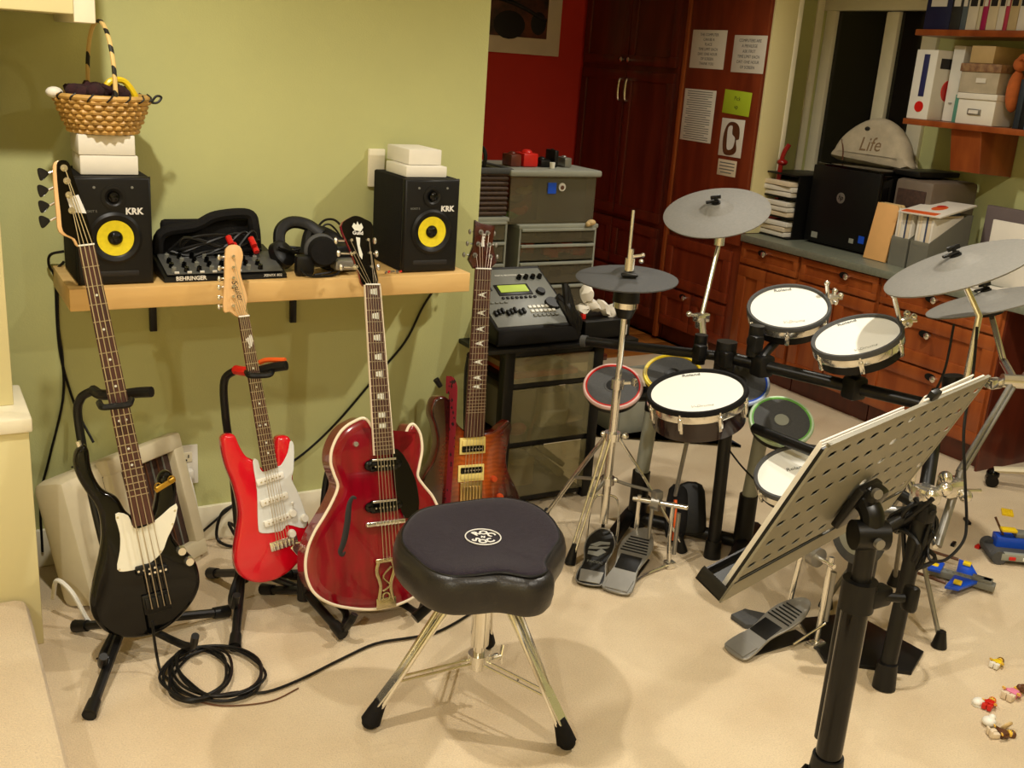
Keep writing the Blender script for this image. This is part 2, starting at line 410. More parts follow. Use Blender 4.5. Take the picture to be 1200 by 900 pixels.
# picture on the red wall
o = thing('framed_picture', 'dark picture with a wide cream mat hung on the red wall', 'picture', (3.2, 5.75, 1.54))
part('mat_board', bx(2.75, 3.585, 5.725, 5.748, 1.54, 2.25, .003), binding, o)
part('print', bx(2.86, 3.484, 5.718, 5.727, 1.635, 2.16, .001), mat('picture_print', (40, 34, 30), .4, col2=(120, 70, 50), scale=9), o)
g = MB(); g.sphere((3.22, 5.716, 1.70), .10, (1.1, .04, .8)); g.sphere((3.42, 5.716, 1.72), .055, (1, .06, 1.2)); g.tube([(3.0, 5.713, 1.86), (3.25, 5.713, 1.82), (3.47, 5.713, 1.74)], .012)
part('print_shape', g, logo_dark, o)

# ------------------------------------------------------------ wall shelf with brackets
o = thing('wall_shelf', 'pale maple plank shelf on the green wall above the guitars', 'shelf', (.9, 2.9, .83))
part('board', bx(.345, 1.465, 2.74, 3.048, .828, .885, .003), maple, o)
for x in (.603, 1.018):
    b = bx(x-.010, x+.010, 3.036, 3.0485, .685, .826, .002); b.box((x, 2.94, .823), (.02, .2, .006), .001)
    b.tube([(x, 3.036, .76), (x, 3.0, .80), (x, 2.95, .822)], .004, 6)
    part('bracket', b, black_metal, o)

# ------------------------------------------------------------ studio monitors
def speaker(x0, x1, label):
    M = T4((x0+x1)/2, 2.77, .886); w = x1-x0; H = .272; o = thing('studio_speaker', label, 'speaker', M, 'studio monitors on the maple shelf')
    part('cabinet', bx(-w/2, w/2, .02, .235, 0, H, .006), black_matte, o, local=True)
    bf = MB(); bf.prism([(-w/2, 0), (w/2, 0), (w/2, H), (-w/2, H)], 0, .024, .012, fr=frame((0, .024, 0), (1, 0, 0), (0, 0, 1)))
    part('baffle', bf, black, o, local=True)
    c = (0, 0, .120)
    su = MB(); su.lathe([(.063, 0), (.065, .004), (.058, .009), (.050, .006), (.0445, .003), (.043, .001)], c, (0, -1, 0), 48, False, False)
    part('surround', su, black, o, local=True)
    co = MB(); co.lathe([(.0445, .0045), (.036, .0032), (.026, .0022), (.016, .0014)], c, (0, -1, 0), 48, False, False)
    w1 = part('woofer_cone', co, yellow_cone, o, local=True)
    dc = MB(); dc.lathe([(.0185, .0015), (.0165, .006), (.011, .010), (.003, .012)], c, (0, -1, 0), 32)
    part('dust_cap', dc, black_gloss, w1, local=True)
    tw = MB(); tw.lathe([(.030, .001), (.030, .003), (.022, .004), (.015, .0)], (0, 0, .222), (0, -1, 0), 32, False, False)
    part('tweeter_ring', tw, black, o, local=True)
    td = MB(); td.lathe([(.015, .0), (.012, .006), (.006, .009), (.001, .0095)], (0, 0, .222), (0, -1, 0), 24)
    part('tweeter', td, black_gloss, o, local=True)
    part('port', bx(-.055, .055, -.001, .004, .022, .036, .003), logo_dark, o, local=True)
    fx = frame((.048, -.001, .186), (1, 0, 0), (0, 0, 1))
    part('lettering', MB().text('KRK', .022, fx, bold=.0008), logo_white, o, local=True)
    part('small_lettering', MB().text('ROKIT 5', .008, frame((-.055, -.001, .187), (1, 0, 0), (0, 0, 1))), grey_plastic, o, local=True)
    s = MB()
    for dx in (-.045, .045): s.cyl((dx, 0, .246), (dx, -.002, .246), .0035, n=8)
    part('screw', s, grey_plastic, o, local=True, kind='stuff')
    return o
speaker(.372, .556, 'black speaker with yellow cone at the left end, behind the bass headstock')
speaker(1.255, 1.432, 'black speaker with yellow cone at the right end of the shelf')
G = 'white boxes stacked on the speakers'
solo('cardboard_box', bx(.394, .532, 2.80, 2.93, 1.159, 1.206, .003), white_card, 'lower white box on the left speaker', 'box', G)
solo('cardboard_box', bx(.392, .526, 2.80, 2.93, 1.207, 1.256, .003), white_card, 'upper white box under the wicker basket', 'box', G)
solo('cardboard_box', bx(1.270, 1.400, 2.80, 2.95, 1.159, 1.190, .003, ), white_card, 'lower white box on the right speaker', 'box', G)
solo('cardboard_box', bx(1.290, 1.395, 2.83, 2.99, 1.191, 1.235, .003), white_card, 'upper white box, topmost on the right speaker', 'box', G)

# ------------------------------------------------------------ wicker basket
bc = V((.462, 2.862, 1.257))
o = thing('wicker_basket', 'tan woven basket with a tall striped hoop handle on white boxes', 'basket', tuple(bc))
def br(t): return .074+.036*t**.8
inn = MB(); inn.lathe([(.070, .004), (br(.3)-.004, .028), (br(.6)-.004, .052), (br(1)-.004, .084)], bc, (0, 0, 1), 48, True, False)
part('lining', inn, wicker, o)
wv = MB(); NR = 7; NS = 26
for j in range(NR):
    z = .006+.012*j; rr = br(z/.088); P = []
    for k in range(NS*3):
        a = 2*PI*k/(NS*3); off = .004*math.cos(NS*a/1.0*1.0+PI*j)
        P.append(bc+V(((rr+off)*math.cos(a), (rr+off)*math.sin(a), z)))
    wv.tube(P, .0062, 6, closed=True, smooth=False, flat=1.0)
part('weave', wv, wicker, o)
rm = MB(); rm.torus(bc+V((0, 0, .088)), (0, 0, 1), br(1), .007)
part('rim', rm, wicker, o)
st = MB()
for k in range(16):
    a = 2*PI*k/16; c = bc+V((br(1)*math.cos(a), br(1)*math.sin(a), .088)); t = V((-math.sin(a), math.cos(a), 0))
    st.tube([c-t*.008-V((0, 0, .009)), c+V((math.cos(a), math.sin(a), 0))*.009, c+t*.008+V((0, 0, .009))], .0022, 5)
part('rim_stitch', st, logo_dark, o, kind='stuff')
hd = MB(); a0 = R(60); hx = V((.14, -.99, 0)).normalized()
hp = [bc+hx*(.108*math.cos(t))+V((0, 0, .085+.182*math.sin(t)**.8 if math.sin(t) > 0 else .085)) for t in [PI*i/16 for i in range(17)]]
hd.tube(hp, .0055, 8, smooth=False); part('handle', hd, cane_wrap, o)
kn = MB(); random.seed(3)
for i in range(26):
    a = random.uniform(0, 2*PI); r_ = random.uniform(0, .07); c = bc+V((r_*math.cos(a)-.012, r_*math.sin(a), .085+random.uniform(0, .022)))
    kn.sphere(c, random.uniform(.014, .024), (1, 1, .8), 8)
for i in range(6):
    kn.tube([bc+V((random.uniform(-.08, .06), random.uniform(-.06, .06), .09+random.uniform(0, .03))) for _ in range(4)], .009, 6)
solo('knit_scarf', kn, cloth_dark, 'dark maroon knitted bundle heaped in the basket', 'scarf')
yr = MB(); yr.tube([bc+V((-.005, -.03, .09)), bc+V((.015, -.03, .125)), bc+V((.05, -.02, .128)), bc+V((.075, -.02, .095)), bc+V((.072, -.02, .08))], .008)
solo('toy_ring', yr, yellow_plastic, 'yellow curved toy handle poking out of the basket', 'toy')
cb = MB(); cb.tube([bc+V((.09, 0, .085)), bc+V((.125, -.02, .078)), bc+V((.14, -.02, .092)), bc+V((.128, -.02, .095)), bc+V((.115, -.02, .08))], .003)
solo('wire_curl', cb, black, 'thin dark wire curl sticking out at the right of the basket rim', 'wire')
solo('tissue_ball', MB().sphere(bc+V((-.112, -.02, .094)), .017, (1.2, 1, .8)), white_card, 'crumpled white tissue at the left rim of the basket', 'tissue')

# ------------------------------------------------------------ mixer and things on the shelf
mx_ = thing('audio_mixer', 'small grey audio mixer with rows of knobs beside the left speaker', 'mixer', (.72, 2.85, .886))
Mx = T4(.745, 2.88, .886)
prof = [(-.11, 0), (.11, 0), (.11, .055), (.03, .045), (-.108, .012)]
fr = frame((0, 0, 0), (0, 1, 0), (0, 0, 1))
part('case', MB(Mx).prism(prof, -.165, .165, .004, fr=fr), black, mx_)
panel = frame((0, -.04, .034), (1, 0, 0), (0, .97, .232))
pm = MB(Mx @ panel); pm.box((0, 0, 0), (.31, .13, .003), .001); part('panel', pm, mat('mixer_grey', (74, 74, 72), .5, noise=.08), mx_)
for r_ in range(4):
    for c_ in range(8):
        kb = MB(Mx @ panel); x = -.135+.033*c_; y = -.05+.028*r_
        kb.cyl((x, y, .001), (x, y, .014), .0075, .006, 10); kb.box((x, y+.004, .015), (.0015, .006, .002))
        part('knob', kb, black_gloss if (r_+c_) % 3 else grey_plastic, mx_)
fd = MB(Mx @ panel)
for c_ in range(6): fd.box((-.13+.033*c_, -.062, .004), (.012, .004, .006), .001)
part('button', fd, logo_white, mx_, kind='stuff')
part('lettering', MB(Mx).text('BEHRINGER', .015, frame((-.095, -.1105, .009), (1, 0, 0), (0, 0, 1)), bold=.0005), logo_white, mx_)
part('small_lettering', MB(Mx).text('XENYX 802', .010, frame((.125, -.1105, .009), (1, 0, 0), (0, 0, 1))), logo_white, mx_)
for i, (x, z) in enumerate(((.775, .985), (.79, .965), (.838, .98), (.845, .962))):
    pl = MB(); pl.cyl((x, 2.87, z), (x+.004, 2.85, z-.018), .0085, n=10)
    solo('audio_plug', pl, red_plastic, ['upper left red plug among the mixer cables', 'lower left red plug among the mixer cables', 'upper right red plug among the mixer cables', 'lower right red plug among the mixer cables'][i], 'plug', 'red plugs above the mixer')
pc = MB(); random.seed(5)
pc.tube([(.60, 2.93, .90), (.61, 2.93, .985), (.70, 2.93, 1.005), (.76, 2.94, 1.03), (.85, 2.94, 1.035), (.865, 2.93, 1.0), (.87, 2.93, .94), (.875, 2.93, .90)], .016, 8)
pc.box((.74, 2.965, .955), (.25, .03, .13), .012)
solo('black_pouch', pc, black_matte, 'black padded pouch standing behind the mixer', 'pouch')
def cable(name, pts, r, label, m=black, cat='cable', group=None, closed=False, seg=6):
    return solo(name, MB().tube(pts, r, 7, seg, closed), m, label, cat, group)
tg = MB()
for i in range(9):
    tg.tube([(.61+random.uniform(0, .05), 2.89, .90+random.uniform(.0, .05)), (.65+random.uniform(0, .03), 2.875, .955+random.uniform(-.03, .03)), (.74+random.uniform(-.02, .04), 2.87, .965+random.uniform(-.03, .03)), (.83+random.uniform(-.02, .03), 2.88, .97+random.uniform(-.04, .04)), (.865, 2.89, .91+random.uniform(0, .04))], .0042, 6)
solo('audio_cables', tg, black, 'tangle of black audio cables draped over the mixer', 'cable', kind='stuff')
# headphones
hpn = thing('headphones', 'black over-ear headphones lying on the shelf', 'headphones', (1.02, 2.85, .886))
b = MB(); b.tube([(.925, 2.88, .93), (.93, 2.90, .99), (.965, 2.91, 1.015), (1.01, 2.90, 1.01), (1.045, 2.875, .985)], .011, 8, flat=1.6); part('headband', b, black, hpn)
b = MB(); b.lathe([(.010, .028), (.036, .026), (.041, .018), (.042, .0), (.036, -.006)], (1.018, 2.79, .953), (-.15, -.97, .1), 28); part('ear_cup', b, black_matte, hpn)
b = MB(); b.lathe([(.030, .02), (.040, .014), (.042, -.006), (.030, -.016)], (.925, 2.87, .93), (.4, -.6, .5), 28); part('ear_cup', b, black, hpn)
b = MB(); b.torus((1.018, 2.803, .953), (-.15, -.97, .1), .038, .010); part('ear_pad', b, rubber, hpn)
b = MB(); b.box((.965, 2.79, .915), (.055, .03, .06), .012); part('hinge', b, black, hpn)
cable('headphone_cord', [(.95, 2.78, .91), (.965, 2.76, .892), (1.02, 2.755, .890), (1.055, 2.765, .893), (1.06, 2.78, .905), (1.04, 2.78, .895), (.99, 2.775, .890)], .0035, 'short black cord curled below the headphones')
b = MB(); b.box((1.082, 2.79, .915), (.068, .05, .030), .008); b.sphere((1.078, 2.762, .910), .006)
solo('power_adapter', b, steel, 'small silver grey adapter box right of the headphones', 'adapter')
b = MB(); b.box((1.085, 2.86, .925), (.08, .06, .07), .01, rotz(.3)); b.box((1.14, 2.84, .905), (.06, .05, .035), .008, rotz(-.2))
solo('charger_block', b, black, 'black charger blocks behind the silver adapter', 'charger')
ct = MB(); random.seed(11)
for i in range(8):
    ct.tube([(1.04+random.uniform(0, .12), 2.80+random.uniform(0, .12), .893+random.uniform(0, .02)) for _ in range(5)], .0035, 6)
ct.tube([(.99, 2.86, .93), (1.02, 2.9, .99), (1.08, 2.92, .98), (1.13, 2.9, .94), (1.16, 2.88, .90)], .016, 8)
for i in range(10):
    ct.tube([(.90+random.uniform(0, .26), 2.84+random.uniform(0, .10), .893+random.uniform(0, .07)) for _ in range(4)], .0045, 6)
solo('charger_cords', ct, black, 'loose heap of thin black cords around the adapter', 'cord', kind='stuff')
cable('desk_cord', [(1.06, 2.93, .90), (1.055, 2.95, .97), (1.075, 2.95, 1.01), (1.11, 2.95, 1.015), (1.14, 2.94, .99), (1.17, 2.93, .975)], .0035, 'black cord arching up against the wall behind the hollow guitar head')
cable('desk_cord', [(1.07, 2.92, .93), (1.07, 2.94, .99), (1.10, 2.95, 1.0), (1.13, 2.94, .96), (1.135, 2.93, .90)], .003, 'inner thin black cord loop behind the silver adapter')
for i in range(6):
    solo('loose_screw', MB().cyl((1.20+.012*i, 2.765+.008*(i % 3), .889), (1.206+.012*i, 2.77+.006*(i % 2), .892), .003, n=6), [steel, red_plastic, steel][i % 3], 'tiny '+['silver', 'red', 'grey', 'silver', 'red', 'grey'][i]+' loose part on the shelf, '+['first', 'second', 'third', 'fourth', 'fifth', 'last'][i]+' from the left behind the hollow guitar neck', 'small part', 'tiny parts on the shelf')

# cables on the wall
cable('hanging_cable', [(.372, 3.01, .93), (.340, 3.02, .92), (.335, 3.03, .89), (.352, 3.035, .84), (.350, 3.04, .72), (.356, 3.04, .62), (.350, 3.04, .50), (.305, 3.04, .33), (.276, 3.04, .215), (.27, 3.03, .05)], .0038, 'black cable hanging from the left speaker, leftmost strand')
cable('hanging_cable', [(.372, 3.02, .90), (.352, 3.03, .86), (.348, 3.04, .70), (.358, 3.04, .59), (.385, 3.03, .47), (.42, 3.0, .38)], .0038, 'black cable strand swinging right behind the bass stand')
cable('wall_cable', [(1.489,3.035,0.766), (1.452,3.04,0.704), (1.398,3.04,0.598), (1.297,3.04,0.485), (1.167,3.04,0.343), (1.054,3.04,0.248), (.95, 3.04, .19), (.80, 3.03, .09), (.70, 3.02, .02)], .004, 'black cable slanting across the green wall under the shelf')
cable('cord_bunch', [(0.829,3,0.127), (.78, 3.0, .10), (.76, 2.98, .03), (.80, 2.95, .008), (.86, 2.97, .008), (.84, 3.0, .03), (.80, 2.99, .07), (.82, 2.98, .02)], .005, 'black cord bunched by the baseboard behind the red guitar')
# thin wire and coil on the carpet
CC = V((.555, 2.285, 0)); cp = [(0.442,2.36,0.142), (.450, 2.36, .05), (.455, 2.33, .012), (.475, 2.28, .008)]
random.seed(4)
for k in range(86):
    t = 2*PI*k/10.5+3.4; e = random.uniform(-.008, .008); sh = .042*math.sin(k*.31)
    cp.append((CC.x+sh+(.088+e)*math.cos(t), CC.y-.3*sh+(.118+e)*math.sin(t), min(.022, .006+.00025*k)))
cp += [(.60, 2.185, .008), (.66, 2.16, .007), (.75, 2.177, .007), (.879, 2.225, .007), (.987, 2.259, .007), (1.082, 2.25, .007), (1.157, 2.247, .007), (1.27, 2.29, .007), (1.40, 2.36, .007)]
cable('instrument_cable', cp, .0037, 'coiled black instrument cable on the carpet running from the bass', seg=4)
cable('thin_wire', [(.50, 2.20, .003), (.56, 2.15, .003), (.66, 2.125, .003), (.74, 2.15, .003)], .0018, 'thin tan wire on the carpet beside the coil', brown_plastic)

# ------------------------------------------------------------ guitars (outlines in metres, in each guitar's own plane)
# bass B=[0.436, 2.4, 0.075] H=[0.322, 2.62, 1.209] L=1.161
bass_body=[(-0.059,0.506),(-0.079,0.494),(-0.088,0.465),(-0.084,0.428),(-0.073,0.394),(-0.058,0.359),(-0.053,0.323),(-0.057,0.277),(-0.07,0.233),(-0.088,0.188),(-0.106,0.139),(-0.112,0.106),(-0.106,0.073),(-0.088,0.041),(-0.052,0.016),(-0.01,0.003),(0.032,0.004),(0.076,0.02),(0.115,0.049),(0.139,0.078),(0.15,0.109),(0.149,0.151),(0.135,0.182),(0.116,0.209),(0.104,0.239),(0.105,0.27),(0.119,0.302),(0.131,0.338),(0.133,0.373),(0.124,0.397),(0.109,0.401),(0.094,0.387),(0.085,0.356),(0.075,0.326),(0.061,0.303),(0.027,0.303),(0.007,0.325),(-0.007,0.363),(-0.037,0.394),(-0.051,0.442),(-0.05,0.492)]
bass_guard=[(-0.019,0.327),(0.009,0.316),(0.019,0.281),(0.062,0.285),(0.124,0.318),(0.112,0.272),(0.09,0.238),(0.069,0.204),(0.027,0.182),(-0.014,0.18),(-0.038,0.191),(-0.024,0.236),(-0.017,0.277)]
bass_neck=[(0.008,0.967),(0.044,0.967),(0.066,0.293),(0.015,0.28)]
bass_head=[(-0.012,1.154),(0.001,1.164),(0.018,1.159),(0.023,1.136),(0.031,1.088),(0.037,1.049),(0.042,1.013),(0.044,0.967),(0.008,0.967),(-0.001,0.986),(-0.026,1.005),(-0.024,1.047),(-0.019,1.105)]
bass_pts=[(0.01,1.146),(0.011,1.117),(0.01,1.085),(0.01,1.05),(-0.018,1.139),(-0.025,1.102),(-0.029,1.067),(-0.034,1.033),(0.025,0.145),(0.038,0.069),(0.116,0.198),(0.13,0.167),(0.025,0.233),(0.024,0.044)]
# strat B=[0.788, 2.52, 0.095] H=[0.739, 2.7, 0.992] L=0.917
strat_body=[(-0.087,0.406),(-0.08,0.423),(-0.066,0.427),(-0.049,0.42),(-0.039,0.388),(-0.026,0.36),(-0.007,0.345),(0.017,0.317),(0.046,0.321),(0.052,0.358),(0.058,0.388),(0.069,0.398),(0.094,0.393),(0.103,0.364),(0.1,0.314),(0.094,0.279),(0.096,0.238),(0.111,0.192),(0.123,0.148),(0.12,0.104),(0.101,0.06),(0.063,0.024),(0.017,0.006),(-0.03,0.007),(-0.068,0.026),(-0.087,0.055),(-0.089,0.098),(-0.073,0.158),(-0.062,0.21),(-0.068,0.282),(-0.083,0.347)]
strat_guard=[(-0.012,0.344),(0.002,0.344),(0.01,0.312),(0.05,0.318),(0.065,0.323),(0.085,0.352),(0.095,0.381),(0.104,0.368),(0.096,0.303),(0.088,0.276),(0.103,0.23),(0.117,0.161),(0.107,0.134),(0.063,0.153),(0.044,0.14),(-0.01,0.145),(-0.018,0.17),(-0.01,0.263)]
strat_neck=[(-0.008,0.731),(0.021,0.73),(0.051,0.323),(0.01,0.312)]
strat_head=[(-0.016,0.911),(0.0,0.919),(0.02,0.913),(0.026,0.89),(0.018,0.862),(0.014,0.842),(0.019,0.811),(0.024,0.777),(0.016,0.746),(0.021,0.73),(-0.008,0.731),(-0.025,0.746),(-0.042,0.752),(-0.031,0.826),(-0.021,0.892)]
strat_pts=[(0.028,0.289),(0.033,0.231),(0.036,0.173),(0.078,0.184),(0.11,0.163),(0.1,0.206),(0.042,0.114),(-0.024,0.901),(-0.027,0.873),(-0.03,0.846),(-0.033,0.824),(-0.036,0.798),(-0.039,0.774)]
# hollow B=[1.02, 2.36, 0.051] H=[1.065, 2.66, 1.07] L=1.063
hollow_body=[(0.005,0.516),(-0.032,0.512),(-0.069,0.489),(-0.095,0.448),(-0.102,0.409),(-0.094,0.375),(-0.085,0.342),(-0.102,0.304),(-0.127,0.266),(-0.155,0.228),(-0.175,0.188),(-0.184,0.144),(-0.179,0.1),(-0.158,0.061),(-0.114,0.029),(-0.054,0.008),(0.007,-0.003),(0.079,-0.0),(0.142,0.021),(0.186,0.061),(0.212,0.108),(0.222,0.162),(0.217,0.228),(0.196,0.283),(0.168,0.32),(0.151,0.348),(0.157,0.378),(0.167,0.42),(0.164,0.463),(0.147,0.491),(0.131,0.49),(0.117,0.467),(0.096,0.447),(0.075,0.439),(0.04,0.458)]
hollow_neck=[(0.011,0.877),(0.053,0.879),(0.074,0.418),(0.018,0.418)]
hollow_head=[(-0.047,1.036),(-0.02,1.06),(0.0,1.065),(0.024,1.057),(0.046,1.041),(0.043,0.981),(0.049,0.93),(0.054,0.879),(0.011,0.877),(-0.002,0.916),(-0.023,0.975)]
hollow_guard=[(0.075,0.432),(0.102,0.414),(0.128,0.364),(0.142,0.315),(0.141,0.244),(0.099,0.239),(0.086,0.278),(0.072,0.327),(0.07,0.386)]
hollow_fhole=[(-0.036,0.307),(-0.053,0.297),(-0.067,0.271),(-0.071,0.221),(-0.081,0.181),(-0.089,0.159),(-0.074,0.166),(-0.063,0.197),(-0.058,0.242),(-0.052,0.279)]
hollow_pts=[(0.04,0.391),(0.037,0.278),(0.04,0.231),(0.038,0.128),(0.033,-0.003),(-0.035,0.45),(-0.037,1.007),(-0.031,0.973),(-0.025,0.936),(0.037,1.009),(0.041,0.974),(0.044,0.937)]
# prs B=[1.506, 2.68, -0.032] H=[1.573, 2.88, 1.014] L=1.067
prs_body=[(-0.161,0.499),(-0.147,0.52),(-0.118,0.522),(-0.093,0.5),(-0.08,0.453),(-0.061,0.425),(-0.024,0.401),(0.02,0.399),(0.063,0.405),(0.094,0.426),(0.116,0.436),(0.13,0.41),(0.119,0.369),(0.111,0.31),(0.125,0.259),(0.157,0.203),(0.171,0.159),(0.153,0.117),(0.112,0.09),(0.026,0.084),(-0.068,0.097),(-0.144,0.121),(-0.186,0.157),(-0.202,0.205),(-0.191,0.266),(-0.157,0.317),(-0.141,0.375),(-0.151,0.43),(-0.164,0.465)]
prs_neck=[(-0.029,0.918),(0.026,0.922),(0.017,0.391),(-0.054,0.395)]
prs_head=[(-0.027,1.071),(-0.006,1.061),(0.025,1.058),(0.043,1.056),(0.036,1.0),(0.053,0.942),(0.026,0.92),(-0.029,0.921),(-0.048,0.949),(-0.031,0.992)]
prs_pts=[(-0.02,0.363),(-0.023,0.275),(-0.022,0.223),(0.068,0.246),(-0.008,1.035),(0.016,1.033),(-0.016,0.998),(0.023,0.997),(-0.027,0.963),(0.028,0.96)]
prs_strap=[(-0.111,0.514),(-0.078,0.507),(-0.076,0.426),(-0.078,0.263),(-0.081,0.153),(-0.133,0.158),(-0.122,0.32),(-0.115,0.428)]

def gframe(B, H):
    a = (V(H)-V(B)).normalized(); n = V((0, -1, 0)); n = (n-n.dot(a)*a).normalized()
    return frame(B, a.cross(n), z=n)
def sm(poly, seg=5): return [tuple(p[:2]) for p in spline([(a, b, 0) for a, b in poly], seg, True)]
def strings(nk, y1, n, z, r, parent, wid=.8, w2=None):
    (a, ya), (b, _), (c, yc), (d, _) = nk
    s = MB()
    for i in range(n):
        t = (1-wid)/2+wid*i/(n-1)
        top = V((a+(b-a)*t, ya, z)); bt = V((d+(c-d)*t, (yc+nk[3][1])/2, z)); e = bt+(bt-top)*((y1-bt.y)/(bt.y-top.y))
        s.cyl(top, e, r*(1.25-.5*i/n), n=5)
    part('string', s, string_steel, parent, local=True, kind='stuff')
def neck(nk, parent, wood, frets, ztop, thick=.022, bind=None, board=rosewood, dots=(3, 5, 7, 9, 12, 15, 17), dotr=.0035, scale=None, birds=False):
    (a, ya), (b, yb), (c, yc), (d, yd) = nk
    ym = (ya+yb)/2; yl = (yc+yd)/2
    N = MB(); back = []
    for t in (0, .5, 1):
        xl, xr, y = a+(d-a)*t, b+(c-b)*t, ym+(yl-ym)*t; w = (xr-xl)/2; xm = (xl+xr)/2
        back.append([(xm+w*math.cos(q), y, ztop-.006-thick*math.sin(-q)) for q in [-PI*i/8 for i in range(9)]])
    N.rings(back); part('neck', N, wood, parent, local=True)
    if bind:
        part('neck_binding', MB().prism([(a-.0025, ym+.001), (b+.0025, ym+.001), (c+.0025, yl), (d-.0025, yl)], ztop-.008, ztop-.0006), bind, parent, local=True)
    fb = part('fretboard', MB().prism([(a, ym), (b, ym), (c, yl), (d, yl)], ztop-.007, ztop, .0008, 1), board, parent, local=True)
    L = scale or (ym-yl)*1.38
    at = lambda y: ((a+(d-a)*(ym-y)/(ym-yl)), (b+(c-b)*(ym-y)/(ym-yl)))
    ys = [ym-L*(1-2**(-i/12)) for i in range(frets+1)]
    for i in range(1, frets+1):
        if ys[i] < yl+.002: break
        xl, xr = at(ys[i])
        part('fret', MB().box(((xl+xr)/2, ys[i], ztop+.0006), (xr-xl, .0022, .0016)), string_steel, fb, local=True)
    for i in dots:
        if i > frets or ys[i] < yl: continue
        y = (ys[i]+ys[i-1])/2; xl, xr = at(y); xm = (xl+xr)/2
        I = MB()
        if birds:
            w = (xr-xl)*.5; I.prism([(xm-w*.6, y), (xm-w*.1, y+.006), (xm+w*.6, y+.010), (xm+w*.1, y+.001), (xm+w*.5, y-.008), (xm-w*.15, y-.003)], ztop, ztop+.0008)
        elif dotr > .006: I.prism([(xm-.010, y-.006), (xm+.010, y-.009), (xm+.010, y+.009), (xm-.010, y+.006)], ztop, ztop+.0008)
        elif i == 12:
            for dx in (-.008, .008): I.cyl((xm+dx, y, ztop), (xm+dx, y, ztop+.0008), dotr, n=12)
        else: I.cyl((xm, y, ztop), (xm, y, ztop+.0008), dotr, n=12)
        part('inlay', I, pearl, fb, local=True)
    part('nut', MB().box(((a+b)/2, ym+.002, ztop+.001), (b-a, .004, .006), .001), white_plastic, parent, local=True)
def head_strings(nk, posts, z, parent, zp=.010, r=.0008):
    (a, ya), (b, _) = nk[0], nk[1]; n = len(posts); s = MB()
    for i, (x, y) in enumerate(posts):
        t = .12+.76*i/(n-1); s.cyl((a+(b-a)*t, ya, z), (x, y, zp), r, n=5)
    part('head_string', s, string_steel, parent, local=True, kind='stuff')
def tuner(parent, x, y, side, m=chrome, r=.006, z=0, L=.024, post=True, px=None):
    px = x if px is None else px
    t = MB()
    if post: t.cyl((px, y, z), (px, y, z+.012), .0045, .004, 12); t.cyl((px, y, z), (px, y, z+.002), .008, n=14)
    t.cyl((px, y, z-.012), (x+side*L*.6, y, z-.012), .0025, n=8)
    t.sphere((x+side*L, y, z-.012), r, (.8, 1.3, .6), 10)
    part('tuning_peg', t, m, parent, local=True)
def knob(parent, x, y, z, r, m, h=.012, label=None):
    k = MB(); k.lathe([(r, 0), (r*.95, h*.7), (r*.8, h), (0.001, h)], (x, y, z), (0, 0, 1), 20)
    part('control_knob', k, m, parent, local=True)

# black bass
M = gframe((.436, 2.4, .075), (.322, 2.62, 1.209))
o = thing('bass_guitar', 'glossy black four-string bass with cream pickguard, leftmost of the guitars', 'bass guitar', M)
part('body', MB().prism(sm(bass_body), -.042, 0, .012, 4), black_gloss, o, local=True)
part('pickguard', MB().prism(sm(bass_guard, 3), 0, .0025, .0008, 1), white_guard, o, local=True)
neck(bass_neck, o, maple_neck, 21, .012, thick=.020, dotr=.003, scale=.86)
hs = sm(bass_head, 3)
part('headstock', MB().prism(hs, -.012, .002, .003, 2), maple_neck, o, local=True)
part('headstock_face', MB().prism([(x*.86+.0058, y) for x, y in hs], .002, .0035, .0005, 1), black_gloss, o, local=True)
hs_refl = MB().prism([(.004, 1.080), (.030, 1.084), (.040, 1.040), (.008, 1.046)], .0036, .0042); part('headstock_reflection', hs_refl, logo_white, o, local=True)  # white quad painted on as a reflection in the black lacquer
for (x, y), (tx, ty) in zip(bass_pts[0:4], bass_pts[4:8]):
    t = MB(); t.cyl((x, y, .003), (x, y, .020), .005, .004, 14); t.cyl((x, y, .003), (x, y, .005), .008, n=16)
    t.cyl((x, y, -.016), (tx-.004, ty, -.016), .003, n=8); tb = part('tuning_peg', t, chrome, o, local=True)
    t = MB(); t.prism(sm([(tx-.026, ty-.012), (tx-.020, ty-.015), (tx-.008, ty-.006), (tx-.004, ty), (tx-.008, ty+.006), (tx-.020, ty+.013), (tx-.027, ty+.009)], 3), -.019, -.013, .002, 1)
    part('tuner_paddle', t, black_metal, tb, local=True)
for (x, y) in ((.028, .175), (.052, .163)):
    pk = MB().box((x, y, .004), (.052, .024, .014), .004); 
    pp = part('pickup', pk, black, o, local=True)
    q = MB()
    for i in range(4): q.cyl((x-.020+.013*i, y, .011), (x-.020+.013*i, y, .0125), .003, n=8)
    part('pole_piece', q, chrome, pp, local=True)
bd = MB().box((.038, .085, .004), (.066, .050, .006), .002)
for i in range(4): bd.box((.015+.0155*i, .088, .011), (.011, .03, .009), .002)
part('bridge', bd, black_metal, o, local=True)
strings(bass_neck, .075, 4, .017, .0013, o)
head_strings(bass_neck, bass_pts[3::-1], .015, o, .016, .0012)
for x, y in ((.116, .198), (.130, .167)): knob(o, x, y, 0, .012, chrome, .016)
s = MB()
for x, y in ((-.015, .318), (.118, .302), (-.033, .19), (.068, .21), (.025, .186), (.107, .27)): s.cyl((x, y, .0024), (x, y, .0036), .0028, n=8)
part('screw', s, chrome, o, local=True, kind='stuff')
s = MB(); s.cyl((-.066, .500, -.02), (-.068, .515, -.02), .006, n=12); part('strap_button', s, chrome, o, local=True)
s = MB(); s.box((.105, .372, .006), (.055, .014, .008), .003, rotz(.35)); s.torus((.088, .372, .008), (.2, 0, 1), .008, .002, 16, 6); s.torus((.122, .382, .008), (.2, 0, 1), .008, .002, 16, 6)
